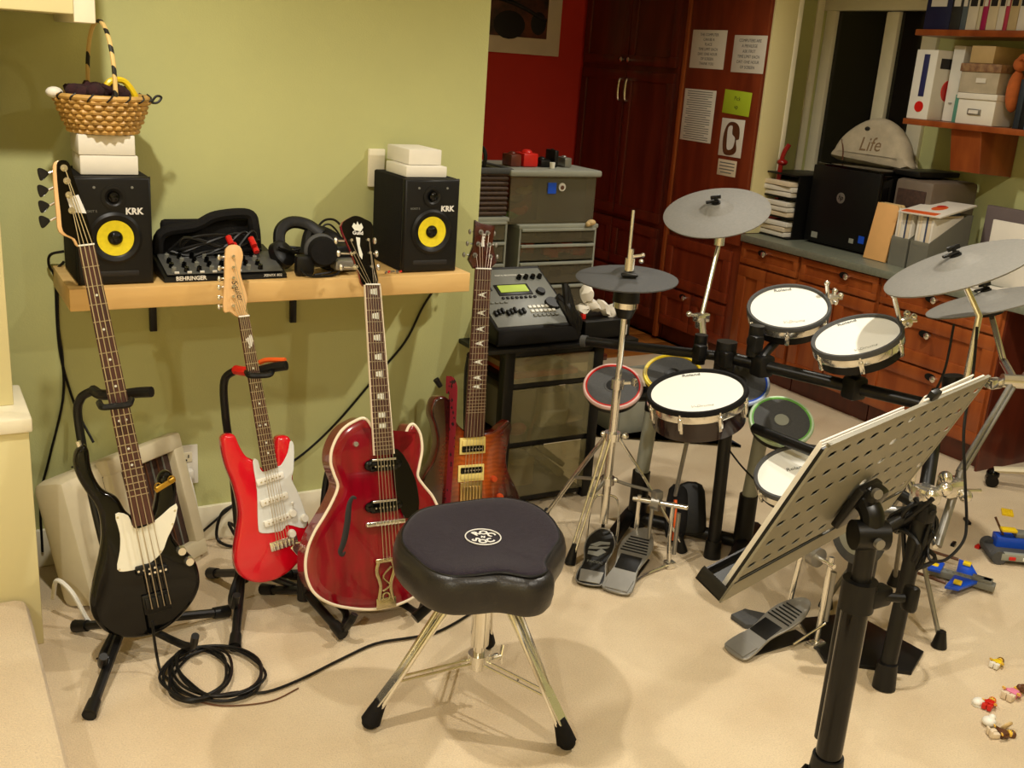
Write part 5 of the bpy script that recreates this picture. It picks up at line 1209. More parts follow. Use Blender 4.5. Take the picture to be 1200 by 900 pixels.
drawer_tower(1.86, 2.135, 3.70, 4.0, [.874, .79, .70, .58, .45], .30, 'smaller grey drawer unit left of the larger one, by the sunburst guitar head')
o = thing('storage_bin', 'clear smoky storage bin with pale lid rim and blue sticker on the drawer tower', 'bin', (2.35, 3.85, .86))
part('bin_body', bx(2.15, 2.565, 3.72, 3.725, .862, 1.055), smoke_plastic, o)
part('bin_side', bx(2.15, 2.154, 3.725, 4.05, .862, 1.055), smoke_plastic, o); part('bin_side', bx(2.561, 2.565, 3.725, 4.05, .862, 1.055), smoke_plastic, o)
part('bin_back', bx(2.15, 2.565, 4.046, 4.05, .862, 1.055), smoke_plastic, o)
part('bin_bottom', bx(2.15, 2.565, 3.72, 4.05, .860, .866), smoke_plastic, o)
part('lid', bx(2.135, 2.58, 3.70, 4.07, 1.055, 1.082, .008), silver_plastic, o)
s_ = part('sticker', bx(2.325, 2.365, 3.715, 3.7195, .985, 1.03), blue_plastic, o, 'blue and white sticker'); part('sticker_spot', MB().cyl((2.395, 3.7195, 1.012), (2.395, 3.716, 1.012), .017, n=16), logo_white, s_); part('sticker_dot', MB().cyl((2.395, 3.716, 1.010), (2.395, 3.7145, 1.010), .009, n=12), brown_plastic, s_)
solo('dark_folder', bx(2.30, 2.54, 3.75, 3.80, .868, 1.04, .004), mat('slate_card', (58, 62, 70), .6, noise=.1), 'slate coloured folder inside the clear bin', 'folder')
for (x, z, m_, c_) in ((2.22, .95, brown_plastic, 'brown'), (2.24, .90, orange_plastic, 'orange'), (2.20, .885, green_plastic, 'green'), (2.26, .985, tan_board, 'tan')):
    solo('small_toy', MB().sphere((x, 3.80, z), .028, (1.4, .7, .6)).sphere((x+.03, 3.80, z+.01), .015), m_, c_+' toy in the left half of the clear bin', 'toy', 'toys in the clear bin')
solo('yellow_toy', MB().sphere((2.535, 3.685, .868), .016, (1.3, 1, .8)).sphere((2.52, 3.685, .862), .012), tan_board, 'small tan toy on the front edge of the drawer tower', 'toy')
for i, (x, w_, h_, m_, c_) in enumerate(((2.215, .05, .05, cherry_dark, 'dark red'), (2.285, .07, .055, red_plastic, 'bright red'), (2.36, .05, .03, black, 'black'), (2.41, .02, .07, black, 'thin upright black'), (2.47, .035, .04, steel, 'silver grey'))):
    g = bx(x-w_/2, x+w_/2, 3.8, 3.88, 1.083, 1.083+h_, .006); g.sphere((x, 3.84, 1.083+h_), w_*.35, (1, 1, .6), 10)
    solo('small_toy', g, m_, c_+' trinket standing on the lid of the clear bin', 'toy', 'trinkets on the bin lid')
solo('white_mug', MB().lathe([(.010, 0), (.012, .025), (.010, .025)], (2.365, 3.76, 1.083), n=16), white_plastic, 'tiny white cup on the front of the bin lid', 'cup')
# dark basket on the small drawers, hamper behind
o = thing('wire_basket', 'dark woven basket on the smaller drawer unit', 'basket', (2.0, 3.85, .893))
g = MB()
for j in range(9): g.tube([(1.87, 3.72, .905+.02*j), (2.13, 3.72, .905+.02*j), (2.14, 3.98, .905+.02*j), (1.87, 3.98, .905+.02*j)], .009, 6, closed=True, smooth=False)
part('weave', g, wicker_dark, o)
part('handle', MB().tube([(2.03, 3.74, 1.07), (2.035, 3.74, 1.14), (2.02, 3.78, 1.17), (1.97, 3.84, 1.16), (1.95, 3.9, 1.08)], .008, 8), black, o)
part('rim', MB().tube([(1.865, 3.715, 1.075), (2.145, 3.715, 1.075), (2.145, 3.985, 1.075), (1.865, 3.985, 1.075)], .013, 8, closed=True, smooth=False), rubber, o)
g = MB(); random.seed(31)
for i in range(8): g.sphere((random.uniform(1.92, 2.1), random.uniform(3.78, 3.92), 1.07), .025, (1, 1, .6), 8)
solo('basket_clutter', g, cloth_dark, 'dark odds and ends heaped in the dark basket', 'clutter', kind='stuff')

# floor clutter behind the toy drums
g = MB(); g.prism([(2.623,3.627,0)[:2], (2.903,3.608,0)[:2], (3.0, 3.1), (3.05, 3.55), (2.25, 3.55)], .001, .012, .003)
solo('play_mat', g, mat('navy_mat', (44, 48, 66), .8, noise=.5, scale=8), 'dark blue play mat on the carpet behind the red rimmed pad', 'mat')
solo('mat_edge', MB().tube([V((2.605,3.603,0.01)), V((2.739,3.595,0.01)), V((2.884,3.584,0.01))], .008, 8), green_plastic, 'green edge strip in front of the dark play mat', 'strip')
o = thing('floor_crate', 'grey crate with papers on the floor behind the hi-hat', 'crate', (2.75, 3.55, 0))
part('crate_wall', bx(2.55, 3.05, 3.38, 3.395, .013, .17, .004), silver_plastic, o); part('crate_wall', bx(2.55, 2.565, 3.38, 3.8, .013, .17, .004), silver_plastic, o); part('crate_wall', bx(3.035, 3.05, 3.38, 3.8, .013, .17, .004), silver_plastic, o); part('crate_wall', bx(2.55, 3.05, 3.785, 3.80, .013, .17, .004), silver_plastic, o)
for i in range(4): solo('paper_sheet', MB(T4(2.7+.06*i, 3.58, .10+.025*i) @ rotz(.3*i)).box((0, 0, 0), (.21, .28, .02), .002), [rubber, paper, black, paper2][i], ['dark', 'white', 'black', 'cream topmost'][i]+' stack of paper in the grey floor crate', 'paper', 'papers in the floor crate')

# ------------------------------------------------------------ cherry cabinets
FX = 3.78
def door(o, y0, y1, z0, z1, m=cherry, knob_=None, handle=None, name='door', dark=None):
    t = min(.055, (z1-z0)*.28, (y1-y0)*.28)
    g = MB()
    g.box((FX-.009, (y0+y1)/2, z0+t/2), (.018, y1-y0, t), .002); g.box((FX-.009, (y0+y1)/2, z1-t/2), (.018, y1-y0, t), .002)
    g.box((FX-.009, y0+t/2, (z0+z1)/2), (.018, t, z1-z0-2*t), .002); g.box((FX-.009, y1-t/2, (z0+z1)/2), (.018, t, z1-z0-2*t), .002)
    d = part(name, g, m, o)
    part('panel', MB().box((FX-.004, (y0+y1)/2, (z0+z1)/2), (.008, y1-y0-2*t+.004, z1-z0-2*t+.004)), m, d)
    if knob_:
        y, z = knob_
        part('knob', MB().lathe([(.006, 0), (.006, .012), (.013, .018), (.014, .024), (.008, .029), (.001, .030)], (FX-.018, y, z), (-1, 0, 0), 16), chrome, d)
        part('knob_plate', MB().lathe([(.016, .0), (.015, .003), (.001, .003)], (FX-.018, y+.03, z), (-1, 0, 0), 16, sx=1.8), black, d)
    if handle:
        y, z = handle
        part('handle', MB().tube([(FX-.018, y, z-.06), (FX-.036, y, z-.055), (FX-.042, y, z), (FX-.036, y, z+.055), (FX-.018, y, z+.06)], lambda t: .0045+.003*math.sin(PI*t), 8), chrome, d)
    return d
def cabinet(name, label, y0, y1, ztop, doors, m=cherry, depth=.60, toe=.05):
    o = thing(name, label, 'cabinet', (FX+.3, (y0+y1)/2, 0))
    part('carcass', bx(FX+.0015, FX+depth, y0+.001, y1-.001, .10, ztop, .002), m, o)
    part('toe_kick', bx(FX+.05, FX+depth, y0+.001, y1-.001, 0, .0995), cherry_dark, o)
    for d in doors: door(o, *d[:4], m, *(d[4:]))
    return o
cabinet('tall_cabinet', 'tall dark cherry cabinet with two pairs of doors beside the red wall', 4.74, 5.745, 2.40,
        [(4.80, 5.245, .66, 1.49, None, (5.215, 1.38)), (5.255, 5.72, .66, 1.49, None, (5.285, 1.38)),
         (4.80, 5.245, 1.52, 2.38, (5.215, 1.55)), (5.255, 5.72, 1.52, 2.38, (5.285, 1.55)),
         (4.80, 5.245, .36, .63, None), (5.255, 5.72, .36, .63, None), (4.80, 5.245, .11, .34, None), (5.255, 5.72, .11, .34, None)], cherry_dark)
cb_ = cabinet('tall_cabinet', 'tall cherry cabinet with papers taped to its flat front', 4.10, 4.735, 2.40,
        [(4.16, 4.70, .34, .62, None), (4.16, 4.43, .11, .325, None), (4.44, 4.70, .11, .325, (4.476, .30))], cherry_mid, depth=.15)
part('front_panel', bx(FX-.018, FX+.001, 4.105, 4.70, .66, 2.39, .002), cherry_mid, cb_)
part('end_panel', bx(FX+.0, 3.93, 4.085, 4.0995, .73, 2.40, .002), cream_paint, cb_)
part('stile', bx(FX-.024, FX+.001, 4.705, 4.735, .02, 2.39, .003), cherry, cb_)
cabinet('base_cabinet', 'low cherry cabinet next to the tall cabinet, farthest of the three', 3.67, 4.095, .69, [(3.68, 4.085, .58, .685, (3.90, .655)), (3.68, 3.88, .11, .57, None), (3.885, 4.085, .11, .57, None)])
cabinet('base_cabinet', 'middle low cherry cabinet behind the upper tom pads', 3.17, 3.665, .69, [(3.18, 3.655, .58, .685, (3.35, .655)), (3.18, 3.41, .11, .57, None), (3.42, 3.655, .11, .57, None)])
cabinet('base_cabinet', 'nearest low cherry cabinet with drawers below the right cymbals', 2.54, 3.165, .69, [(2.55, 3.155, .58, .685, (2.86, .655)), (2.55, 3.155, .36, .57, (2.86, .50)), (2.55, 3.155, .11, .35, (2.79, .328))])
o = solo('countertop', bx(3.745, 4.395, 1.2, 4.084, .692, .728, .004), laminate, 'long grey green countertop over the low cherry cabinets', 'countertop')
o = thing('knee_hole_panel', 'dark cherry panels of the desk opening at the right edge', 'panel', (4.3, 2.0, 0))
part('back_panel', bx(4.36, 4.385, 1.3, 2.535, 0, .69), cherry_dark, o); part('end_panel', bx(3.80, 4.36, 1.27, 1.30, 0, .69), cherry_dark, o); part('end_panel', bx(3.782, 4.355, 2.531, 2.5395, 0, .69), cherry_dark, o)
# chair base at the right edge
o = thing('rolling_stool', 'black rolling stool with pale base arms and casters at the right edge', 'stool', (4.0, 2.10, 0))
hub = V((3.905, 2.18, .09))
for i in range(5):
    a = R(132+72*i); d = V((math.cos(a), math.sin(a), 0)); e = hub+d*.30-V((0, 0, .02))
    l_ = part('base_arm', MB().tube([hub, hub+d*.15, e], lambda t: .026-.008*t, 8, flat=.7), cream_plastic, o)
    cs_ = e-V((0, 0, .045)); sdv = V((-d.y, d.x, 0)); part('caster', MB().cyl(cs_-sdv*.022, cs_+sdv*.022, .025, n=18).sphere(tuple(e-V((0, 0, .02))), .026), black_gloss, l_)
part('column', MB().cyl(hub, hub+V((0, 0, .30)), .025, n=16), black, o)
part('seat', MB().box((3.96, 2.12, .43), (.36, .36, .07), .03), black_matte, o)

# papers on the tall cabinet
def sheet(y0, y1, z0, z1, m, label, lines=0, txt=None, name='paper_note', skew=0, grp='papers taped to the cherry cabinet'):
    X = T4(FX-.020, (y0+y1)/2, (z0+z1)/2) @ Matrix.Rotation(skew, 4, 'X')
    h_, w_ = z1-z0, abs(y1-y0)
    o = thing(name, label, 'paper', X, grp)
    part('sheet', MB().box((0, 0, 0), (.0012, w_, h_), .0003), m, o, local=True)
    F = frame((-.0008, 0, 0), (0, -1, 0), (0, 0, 1)); g = MB()
    if txt:
        for i, t_ in enumerate(txt): g.text(t_, h_/(len(txt)+1.6)*.9, frame((-.0008, 0, h_/2-h_*(i+1)/(len(txt)+1)), (0, -1, 0), (0, 0, 1)), .0001)
    for i in range(lines): g.box((-.0008, (.03*w_ if i % 4 == 3 else 0), h_/2-h_*(i+1)/(lines+1)), (.0003, w_*(.8 if i % 4 != 3 else .6), h_/(lines+1)*.35))
    if txt or lines: part('lettering', g, grey_plastic if lines else logo_dark, o, local=True, kind='stuff')
    return o
sheet(4.396, 4.673, 1.528, 1.722, paper, 'white notice taped top left on the cherry cabinet', txt=['THE COMPUTER', 'CAN BE A', 'PLACE', 'TIME LIMIT EACH', 'DAY: ONE HOUR', 'OF SCREEN', 'THANK YOU'])
sheet(4.095, 4.336, 1.520, 1.700, paper, 'white notice taped top right on the cherry cabinet', txt=['COMPUTERS ARE', 'A PRIVILEGE', 'ASK FIRST', 'TIME LIMIT EACH', 'DAY: ONE HOUR', 'OF SCREEN'])
sheet(4.426, 4.685, 1.150, 1.420, paper, 'large closely printed white sheet below the left notice', lines=22)
sheet(4.155, 4.361, 1.312, 1.430, lime_paper, 'lime green note with handwriting', txt=['Pick', 'up'], skew=.04)
o = sheet(4.178, 4.354, 1.100, 1.290, paper, 'white card with a brown dog drawing below the lime note')
g = MB(frame((-.001, 0, 0), (0, -1, 0), (0, 0, 1))); g.prism(sm([(-.06, .02), (-.04, .065), (-.01, .08), (.03, .075), (.055, .05), (.06, .0), (.04, -.01), (.05, -.06), (.02, -.085), (-.04, -.085), (-.06, -.04)], 3), 0, .0008); part('drawing', g, brown_plastic, o, local=True, kind='stuff')
g = MB(frame((-.002, 0, 0), (0, -1, 0), (0, 0, 1))); g.prism(sm([(-.03, .05), (.0, .06), (.005, .02), (.03, .0), (.02, -.05), (-.02, -.06), (-.03, -.01)], 3), 0, .0008); part('drawing_patch', g, logo_white, o, local=True)
sheet(4.20, 4.345, 1.00, 1.082, paper2, 'small cream card lowest on the cherry cabinet', lines=4)
g = MB(); g.tube([(3.71, 4.16, .73), (3.70, 4.16, .95), (3.72, 4.15, 1.12), (3.73, 4.14, 1.16)], lambda t: .020-.010*t, 8); g.sphere((3.72, 4.15, 1.13), .03, (1, 1, .7))
solo('red_ornament', g, red_plastic, 'slender red ornament standing at the end of the counter', 'ornament') if False else None
g = MB(); g.lathe([(.04, 0), (.035, .10), (.012, .16), (.010, .20)], (3.92, 4.04, .729), n=20); g.tube([(3.92, 4.04, .93), (3.90, 4.03, 1.05), (3.91, 4.03, 1.14), (3.93, 4.02, 1.19)], .012, 8); g.sphere((3.91, 4.03, 1.10), .028, (1, 1, .6))
solo('red_ornament', g, mat('dark_red_gloss', (140, 16, 18), .3, noise=.1), 'slender red ornament on the far end of the counter', 'ornament')

# ------------------------------------------------------------ things on the counter
CZ = .7285
o = thing('paper_tray', 'black rack full of paper stacks left of the black computer', 'paper tray', (4.05, 3.99, CZ))
for z in (0, .10, .20, .315): part('tray_shelf', bx(3.87, 4.2, 3.885, 4.135, CZ+z, CZ+z+.008, .002), black, o)
for y in (3.882, 4.13): part('tray_side', bx(3.90, 4.2, y, y+.006, CZ, CZ+.32), black, o)
part('slanted_side', MB().prism([(3.83, CZ), (3.90, CZ), (3.90, CZ+.32), (3.88, CZ+.32)], 4.128, 4.14, fr=frame((0, 0, 0), (1, 0, 0), (0, 0, 1)) @ Matrix.Scale(-1, 4, (0, 0, 1))), black, o)
for j, z in enumerate((.009, .109, .209)):
    for i in range(3):
        solo('paper_stack', MB(T4(4.0, 4.0, CZ+z+.012+.026*i) @ rotz(random.uniform(-.06, .06))).box((-.005*i, 0, 0), (.26, .20, .022), .002), [paper, paper2, paper][(i+j) % 3], ['lowest', 'middle', 'top'][i]+' bundle of paper on the '+['bottom', 'middle', 'top'][j]+' shelf of the black rack', 'paper', 'paper bundles in the black rack')
o = thing('computer_case', 'large black computer tower with round emblem on the counter', 'computer', (4.12, 3.64, CZ))
part('case', bx(3.97, 4.36, 3.425, 3.85, CZ+.012, CZ+.378, .008), black_gloss, o)
part('front_bezel', bx(3.950, 3.972, 3.425, 3.85, CZ+.012, CZ+.384, .006), black, o)
part('lid', bx(3.955, 4.34, 3.44, 3.84, CZ+.379, CZ+.396, .005), black_gloss, o)
part('base', bx(3.97, 4.30, 3.45, 3.83, CZ, CZ+.012), black, o)
FC = lambda y, z: frame((3.9495, y, z), (0, -1, 0), (0, 0, 1))
part('emblem', MB(FC(3.645, CZ+.245)).lathe([(.026, 0), (.026, .001), (.020, .0015), (.001, .0015)], n=28), steel, o)
part('emblem_lettering', MB(FC(3.645, CZ+.245)).text('hp', .032, frame((0, .002, .002), (1, 0, 0), (0, 1, 0)), .0004, shear=.25), black_gloss, o)
part('sticker', MB(FC(3.48, CZ+.07)).box((0, 0, 0), (.035, .035, .001)), blue_plastic, o); part('sticker', MB(FC(3.54, CZ+.055)).box((0, 0, 0), (.028, .022, .001)), silver_plastic, o); part('label_strip', MB(FC(3.78, CZ+.045)).box((0, 0, 0), (.04, .028, .001)), silver_plastic, o)
# linen bag on the computer
g = MB(); prof2 = [(-.23, 0), (-.25, .06), (-.20, .14), (-.10, .205), (.0, .225), (.10, .19), (.18, .12), (.215, .05), (.21, 0)]
g.prism(sm(prof2, 4), -.06, .06, .045, 4, fr=frame((4.20, 3.90, CZ+.40), (0, -1, 0), (0, 0, 1)))
bo = thing('linen_bag', 'rounded beige linen bag with dark stitched writing lying on the black computer', 'bag', (4.2, 3.82, CZ+.40))
g2 = MB(); X5 = frame((4.19, 3.69, CZ+.400), (0, -1, 0), (.12, 0, 1)); g2.M = X5; g2.prism(sm(prof2, 4), -.05, .05, .045, 4)
g.bm.free(); part('body', g2, linen, bo)
part('lettering', MB(X5).text('Life', .095, frame((-.01, .09, .051), (1, .05, 0), (0, 1, 0)), .0006, shear=.2), mat('brown_stitch', (132, 106, 76), .8, noise=.1), bo)
part('eye_patch', MB(X5).sphere((-.05, .165, .048), .012, (1.6, 1, .4)), logo_dark, bo)
part('seam', MB(X5).tube([(-.20, .10, .045), (-.17, .05, .052), (-.16, 0, .05)], .004, 6), brown_plastic, bo)
solo('laptop', MB().box((4.20, 3.37, CZ+.405), (.26, .22, .02), .005) if False else bx(4.06, 4.34, 3.30, 3.46, CZ+.385, CZ+.41, .006), black, 'thin black flat device on top of the brown speaker box', 'device')
o = thing('brown_box', 'brown grey box with rounded corners between the computer and the clipboard', 'box', (4.2, 3.3, CZ))
part('box_body', bx(4.04, 4.36, 3.20, 3.415, CZ, CZ+.375, .02), mat('brown_grey', (112, 98, 84), .5, noise=.1), o); part('front_inset', bx(4.034, 4.042, 3.23, 3.39, CZ+.04, CZ+.33, .003), brown_grille, o)
o = thing('clip_folder', 'tan folders leaning against the black computer', 'folder', (3.95, 3.35, CZ))
for i in range(3):
    X = T4(3.90+.022*i, 3.345, CZ+.002) @ Matrix.Rotation(R(9), 4, 'Y'); part('folder', MB(X).prism([(-.065, 0), (.065, 0), (.065, .24), (.045, .262), (-.065, .262)], 0, .010, .002, fr=frame((0, 0, 0), (0, -1, 0), (0, 0, 1)) @ Matrix.Scale(-1, 4, (0, 0, 1))), tan_board if i else mat('orange_tan', (232, 178, 112), .6, noise=.05), o)
# magazine files
def mag_file(y0, y1, label):
    o = thing('magazine_file', label, 'magazine file', (4.05, (y0+y1)/2, CZ), 'clear magazine files')
    F = frame((0, y0, 0), (1, 0, 0), (0, 0, 1)); side = [(3.90, CZ), (4.16, CZ), (4.16, CZ+.25), (4.12, CZ+.25), (3.90, CZ+.13)]
    part('side', MB().prism(side, -.003, 0, fr=F), frost_plastic, o); part('side', MB().prism(side, -(y1-y0), -(y1-y0)+.003, fr=F), frost_plastic, o)
    part('front', bx(3.898, 3.901, y0, y1, CZ, CZ+.13), frost_plastic, o); part('bottom', bx(3.90, 4.16, y0, y1, CZ, CZ+.003), frost_plastic, o); part('back', bx(4.157, 4.16, y0, y1, CZ, CZ+.25), frost_plastic, o)
    y = y0+.006; i = 0
    while y < y1-.012:
        w_ = [.012, .018, .009, .022, .014][i % 5]; m_ = [paper, paper2, mat('slate_blue', (60, 74, 104), .5, noise=.1) if 'slate_blue' not in MATS else MATS['slate_blue'], paper, binding][i % 5]
        solo('magazine', bx(3.91, 4.12, y, min(y+w_-.001, y1-.005), CZ+.004, CZ+.235+.01*(i % 3), .001), m_, ['white', 'cream', 'slate blue', 'thick white', 'ivory', 'second thin white', 'rightmost cream'][i]+' spined magazine in the '+label.split(' ')[0]+' file', 'magazine', 'magazines in the clear files'); y += w_; i += 1
mag_file(3.166, 3.262, 'left clear magazine file on the counter')
mag_file(3.055, 3.155, 'right clear magazine file on the counter')
o = thing('magazine', 'white and orange magazine lying flat across the two clear files', 'magazine', (4.02, 3.15, .98))
MGX = T4(4.02, 3.14, .997) @ Matrix.Rotation(R(-9), 4, 'Y') @ rotz(.12)
part('cover', MB(MGX).box((0, 0, 0), (.28, .21, .008), .001), paper, o)
g = MB(MGX); g.box((-.115, .01, .0045), (.045, .17, .001)); g.sphere((.0, -.01, .004), .04, (1.2, .8, .03)); part('cover_print', g, orange_plastic, o, kind='stuff')
part('cover_print', MB(MGX).sphere((.03, .0, .005), .022, (1, 1, .05)), red_plastic, o)
solo('white_board', bx(4.00, 4.012, 2.62, 2.84, CZ, CZ+.27, .002), paper, 'white board standing on the counter at the right edge', 'board')
solo('grey_backboard', bx(4.22, 4.25, 2.50, 3.04, CZ, CZ+.30, .004), mat('mauve_grey', (112, 98, 96), .6, noise=.08), 'mauve grey panel behind the white board on the counter', 'panel')
for i, (x, y, a) in enumerate(((3.86, 2.70, .2), (3.90, 2.58, -.3), (3.84, 2.88, .5))): solo('loose_paper', MB(T4(x, y, CZ+.004+.003*i) @ rotz(a)).box((0, 0, 0), (.20, .26, .002)), paper, ['white sheet under the right cymbals on the counter', 'second white sheet nearer the right edge of the counter', 'angled white sheet by the clear files'][i], 'paper')
cable('lamp_cord', [(4.38, 2.76, CZ+.28), (4.385, 2.77, 1.06), (4.385, 2.73, 1.14), (4.38, 2.66, 1.20), (4.37, 2.58, 1.23)], .005, 'dark cord curving up the wall right of the shelf bracket')

# ------------------------------------------------------------ wall shelves with books
o = thing('book_shelf', 'lower cherry shelf with a wooden bracket on the right wall', 'shelf', (4.2, 2.7, 1.345))
part('board', bx(4.10, 4.397, 2.0, 3.485, 1.342, 1.368, .003), cherry, o)
part('bracket', MB().prism([(4.396, 1.34), (4.13, 1.34), (4.17, 1.16), (4.396, 1.145)], 0, .16, .006, fr=frame((0, 3.235, 0), (1, 0, 0), (0, 0, 1))), cherry, o)
part('bracket', MB().prism([(4.396, 1.34), (4.13, 1.34), (4.17, 1.16), (4.396, 1.145)], 0, .16, .006, fr=frame((0, 2.335, 0), (1, 0, 0), (0, 0, 1))), cherry, o)
o = thing('book_shelf', 'upper cherry shelf holding a row of books on the right wall', 'shelf', (4.2, 2.7, 1.73))
part('board', bx(4.10, 4.397, 2.0, 3.50, 1.735, 1.762, .003), cherry, o)
o = thing('ring_binder', 'white ring binder with red discs at the left end of the lower shelf', 'binder', (4.2, 3.4, 1.369))
part('cover', bx(4.11, 4.37, 3.36, 3.478, 1.369, 1.675, .004), white_plastic, o)
part('spine_strip', bx(4.107, 4.111, 3.40, 3.43, 1.47, 1.655, .001), mat('navy_print', (40, 42, 92), .5, noise=.05), o); part('spine_disc', MB().cyl((4.111, 3.415, 1.425), (4.107, 3.415, 1.425), .024, n=24), red_plastic, o)
part('side_strip', bx(4.14, 4.34, 3.357, 3.361, 1.595, 1.64), logo_dark, o)
part('side_disc', MB().cyl((4.22, 3.361, 1.50), (4.22, 3.356, 1.50), .048, n=28), red_plastic, o)
o = thing('ring_binder', 'second white binder behind the red-disc binder', 'binder', (4.2, 3.3, 1.369)); part('cover', bx(4.20, 4.38, 3.29, 3.352, 1.369, 1.70, .004), white_plastic, o); part('ring', MB().torus((4.20, 3.32, 1.45), (0, 0, 1), .008, .002, 16, 6), steel, o)
o = thing('storage_box', 'white lidded box with a metal label frame on the lower shelf', 'box', (4.2, 3.12, 1.369))
part('box_body', bx(4.12, 4.34, 3.025, 3.215, 1.369, 1.475, .003), white_card, o); part('lid', bx(4.112, 4.348, 3.018, 3.222, 1.475, 1.50, .003), white_card, o); part('label_frame', bx(4.112, 4.119, 3.09, 3.155, 1.41, 1.435, .002), steel, o); part('label_card', bx(4.110, 4.1125, 3.098, 3.147, 1.415, 1.43), paper, o)
o = thing('storage_box', 'floral tan box stacked on the white lidded box', 'box', (4.2, 3.12, 1.501))
part('box_body', bx(4.13, 4.34, 3.04, 3.235, 1.501, 1.59, .003), linen, o); part('lid', bx(4.124, 4.346, 3.034, 3.241, 1.59, 1.625, .003), mat('floral_brown', (168, 132, 92), .7, col2=(120, 84, 60), scale=40), o); part('label_card', bx(4.126, 4.129, 3.10, 3.15, 1.545, 1.565), paper, o)
solo('storage_box', bx(4.15, 4.34, 3.10, 3.22, 1.627, 1.70, .003), tan_board, 'pale box topmost of the boxes on the lower shelf', 'box')
solo('teal_book', bx(4.14, 4.33, 3.226, 3.250, 1.369, 1.49, .002), mat('teal_cover', (90, 150, 130), .5, noise=.1), 'teal book left of the white lidded box', 'book')
g = MB(); g.sphere((4.16, 2.975, 1.52), .04, (1, .8, 2.2)); g.sphere((4.15, 2.965, 1.63), .03, (1, 1, 1)); g.tube([(4.14, 2.97, 1.64), (4.12, 2.93, 1.66), (4.12, 2.90, 1.62)], .014, 8)
solo('plush_toy', g, mat('orange_plush', (196, 104, 48), .95, noise=.2, bump=.4), 'orange plush toy leaning on the dark books', 'toy')
bm_ = [('dark slate', (38, 46, 54)), ('black', (20, 24, 26)), ('steel blue', (96, 128, 158)), ('dark teal', (34, 58, 66)), ('grey', (92, 96, 98)), ('navy', (30, 36, 70)), ('maroon', (90, 28, 34)), ('olive', (86, 88, 54)), ('ochre', (170, 120, 54)), ('plum', (70, 34, 60))]
y = 2.93
for i, (nm, c_) in enumerate(bm_):
    w_ = [.030, .024, .038, .03, .026][i % 5]
    o = thing('book', nm+' spined book in the row on the lower shelf', 'book', (4.2, y-w_/2, 1.369), 'books on the lower shelf')
    part('cover', bx(4.125, 4.33, y-w_+.001, y-.001, 1.369, 1.57+.012*(i % 4), .002), mat(nm+'_cover', c_, .45, noise=.1), o)
    part('pages', bx(4.13, 4.332, y-w_+.004, y-.004, 1.372, 1.566+.012*(i % 4)), paper, o); y -= w_
bm2 = [('deep navy', (24, 30, 70), .14), ('charcoal', (44, 46, 46), .055), ('slate grey', (88, 100, 110), .03), ('white', (222, 214, 196), .055), ('ivory', (212, 204, 176), .02), ('magenta', (170, 30, 90), .028), ('cream', (220, 206, 176), .05), ('pale', (226, 220, 208), .034), ('rose', (190, 60, 90), .02), ('sand', (200, 180, 140), .045), ('snow', (236, 232, 226), .04), ('sky', (110, 150, 190), .03)]
y = 3.478
for i, (nm, c_, w_) in enumerate(bm2):
    o = thing('book', nm+' spined book standing on the upper shelf', 'book', (4.2, y-w_/2, 1.763), 'books on the upper shelf')
    part('cover', bx(4.12, 4.33, y-w_+.001, y-.001, 1.763, 1.98+.012*(i % 3), .002), mat(nm+'_book', c_, .45, noise=.08), o)
    part('spine_label', bx(4.117, 4.1205, y-w_*.8, y-w_*.2, 1.86, 1.91), logo_dark if sum(c_) > 400 else logo_white, o); y -= w_

# ------------------------------------------------------------ toys on the carpet
def brick(x, y, a, sx_, sy_, h_, m_, label, grp=None, z=0):
    X = T4(x, y, z) @ rotz(a); o = thing('toy_brick', label, 'toy brick', X, grp)
    part('block', MB().box((0, 0, h_/2), (sx_, sy_, h_), .001), m_, o, local=True)
    g = MB()
    for i in range(max(1, int(sx_/.008))):
        for j in range(max(1, int(sy_/.008))): g.cyl((-sx_/2+.004+.008*i, -sy_/2+.004+.008*j, h_), (-sx_/2+.004+.008*i, -sy_/2+.004+.008*j, h_+.0017), .0025, n=8)
    part('stud', g, m_, o, local=True, kind='stuff'); return o
x, y = (3.065,2.077,0)[:2]; brick(x, y, .4, .032, .012, .010, black, 'single black toy brick near the drooping cable')
x, y = (3.133,2.028,0)[:2]; brick(x, y, .2, .024, .016, .010, red_plastic, 'single small red toy brick left of the toy car')
x, y = (3.287,2.192,0)[:2]; brick(x, y, 1, .05, .012, .010, black, 'black toy brick under the hanging cable')
x, y = (3.511,2.187,0)[:2]; brick(x, y, .7, .055, .04, .010, yellow_plastic, 'yellow toy plate beyond the toy car')
# blue toy plane
px0, py0 = (2.837,1.87,0)[:2]
X = T4(px0, py0, 0) @ rotz(R(-62)); o = thing('toy_plane', 'blue and yellow toy brick plane on the carpet right of the rack leg', 'toy', X)
part('fuselage', MB().box((0, 0, .02), (.20, .035, .022), .003).box((.06, 0, .036), (.06, .028, .012), .002), grey_plastic, o, local=True)
part('wing', MB().prism([(-.02, .015), (.05, .015), (.01, .11), (-.03, .12)], .022, .032, .002), blue_plastic, o, local=True)
part('wing', MB().prism([(-.02, -.015), (.05, -.015), (.01, -.11), (-.03, -.12)], .022, .032, .002), blue_plastic, o, local=True)
part('tail', MB().prism([(-.10, -.04), (-.06, -.035), (-.06, .035), (-.10, .04)], .030, .040, .002), blue_plastic, o, local=True)
for q_ in ((.075, 0), (-.085, 0), (0, .085), (.0, -.08)): part('yellow_plate', MB().box((q_[0], q_[1], .038), (.024, .024, .008), .001), yellow_plastic, o, local=True)
for q_ in (-.05, .05): part('cannon', MB().cyl((-.03, q_*2.1, .035), (-.13, q_*2.0, .040), .005, n=10), brown_plastic, o, local=True)
g = MB()
for i in range(10): g.cyl((-.08+.018*i, 0, .031), (-.08+.018*i, 0, .034), .004, n=8)
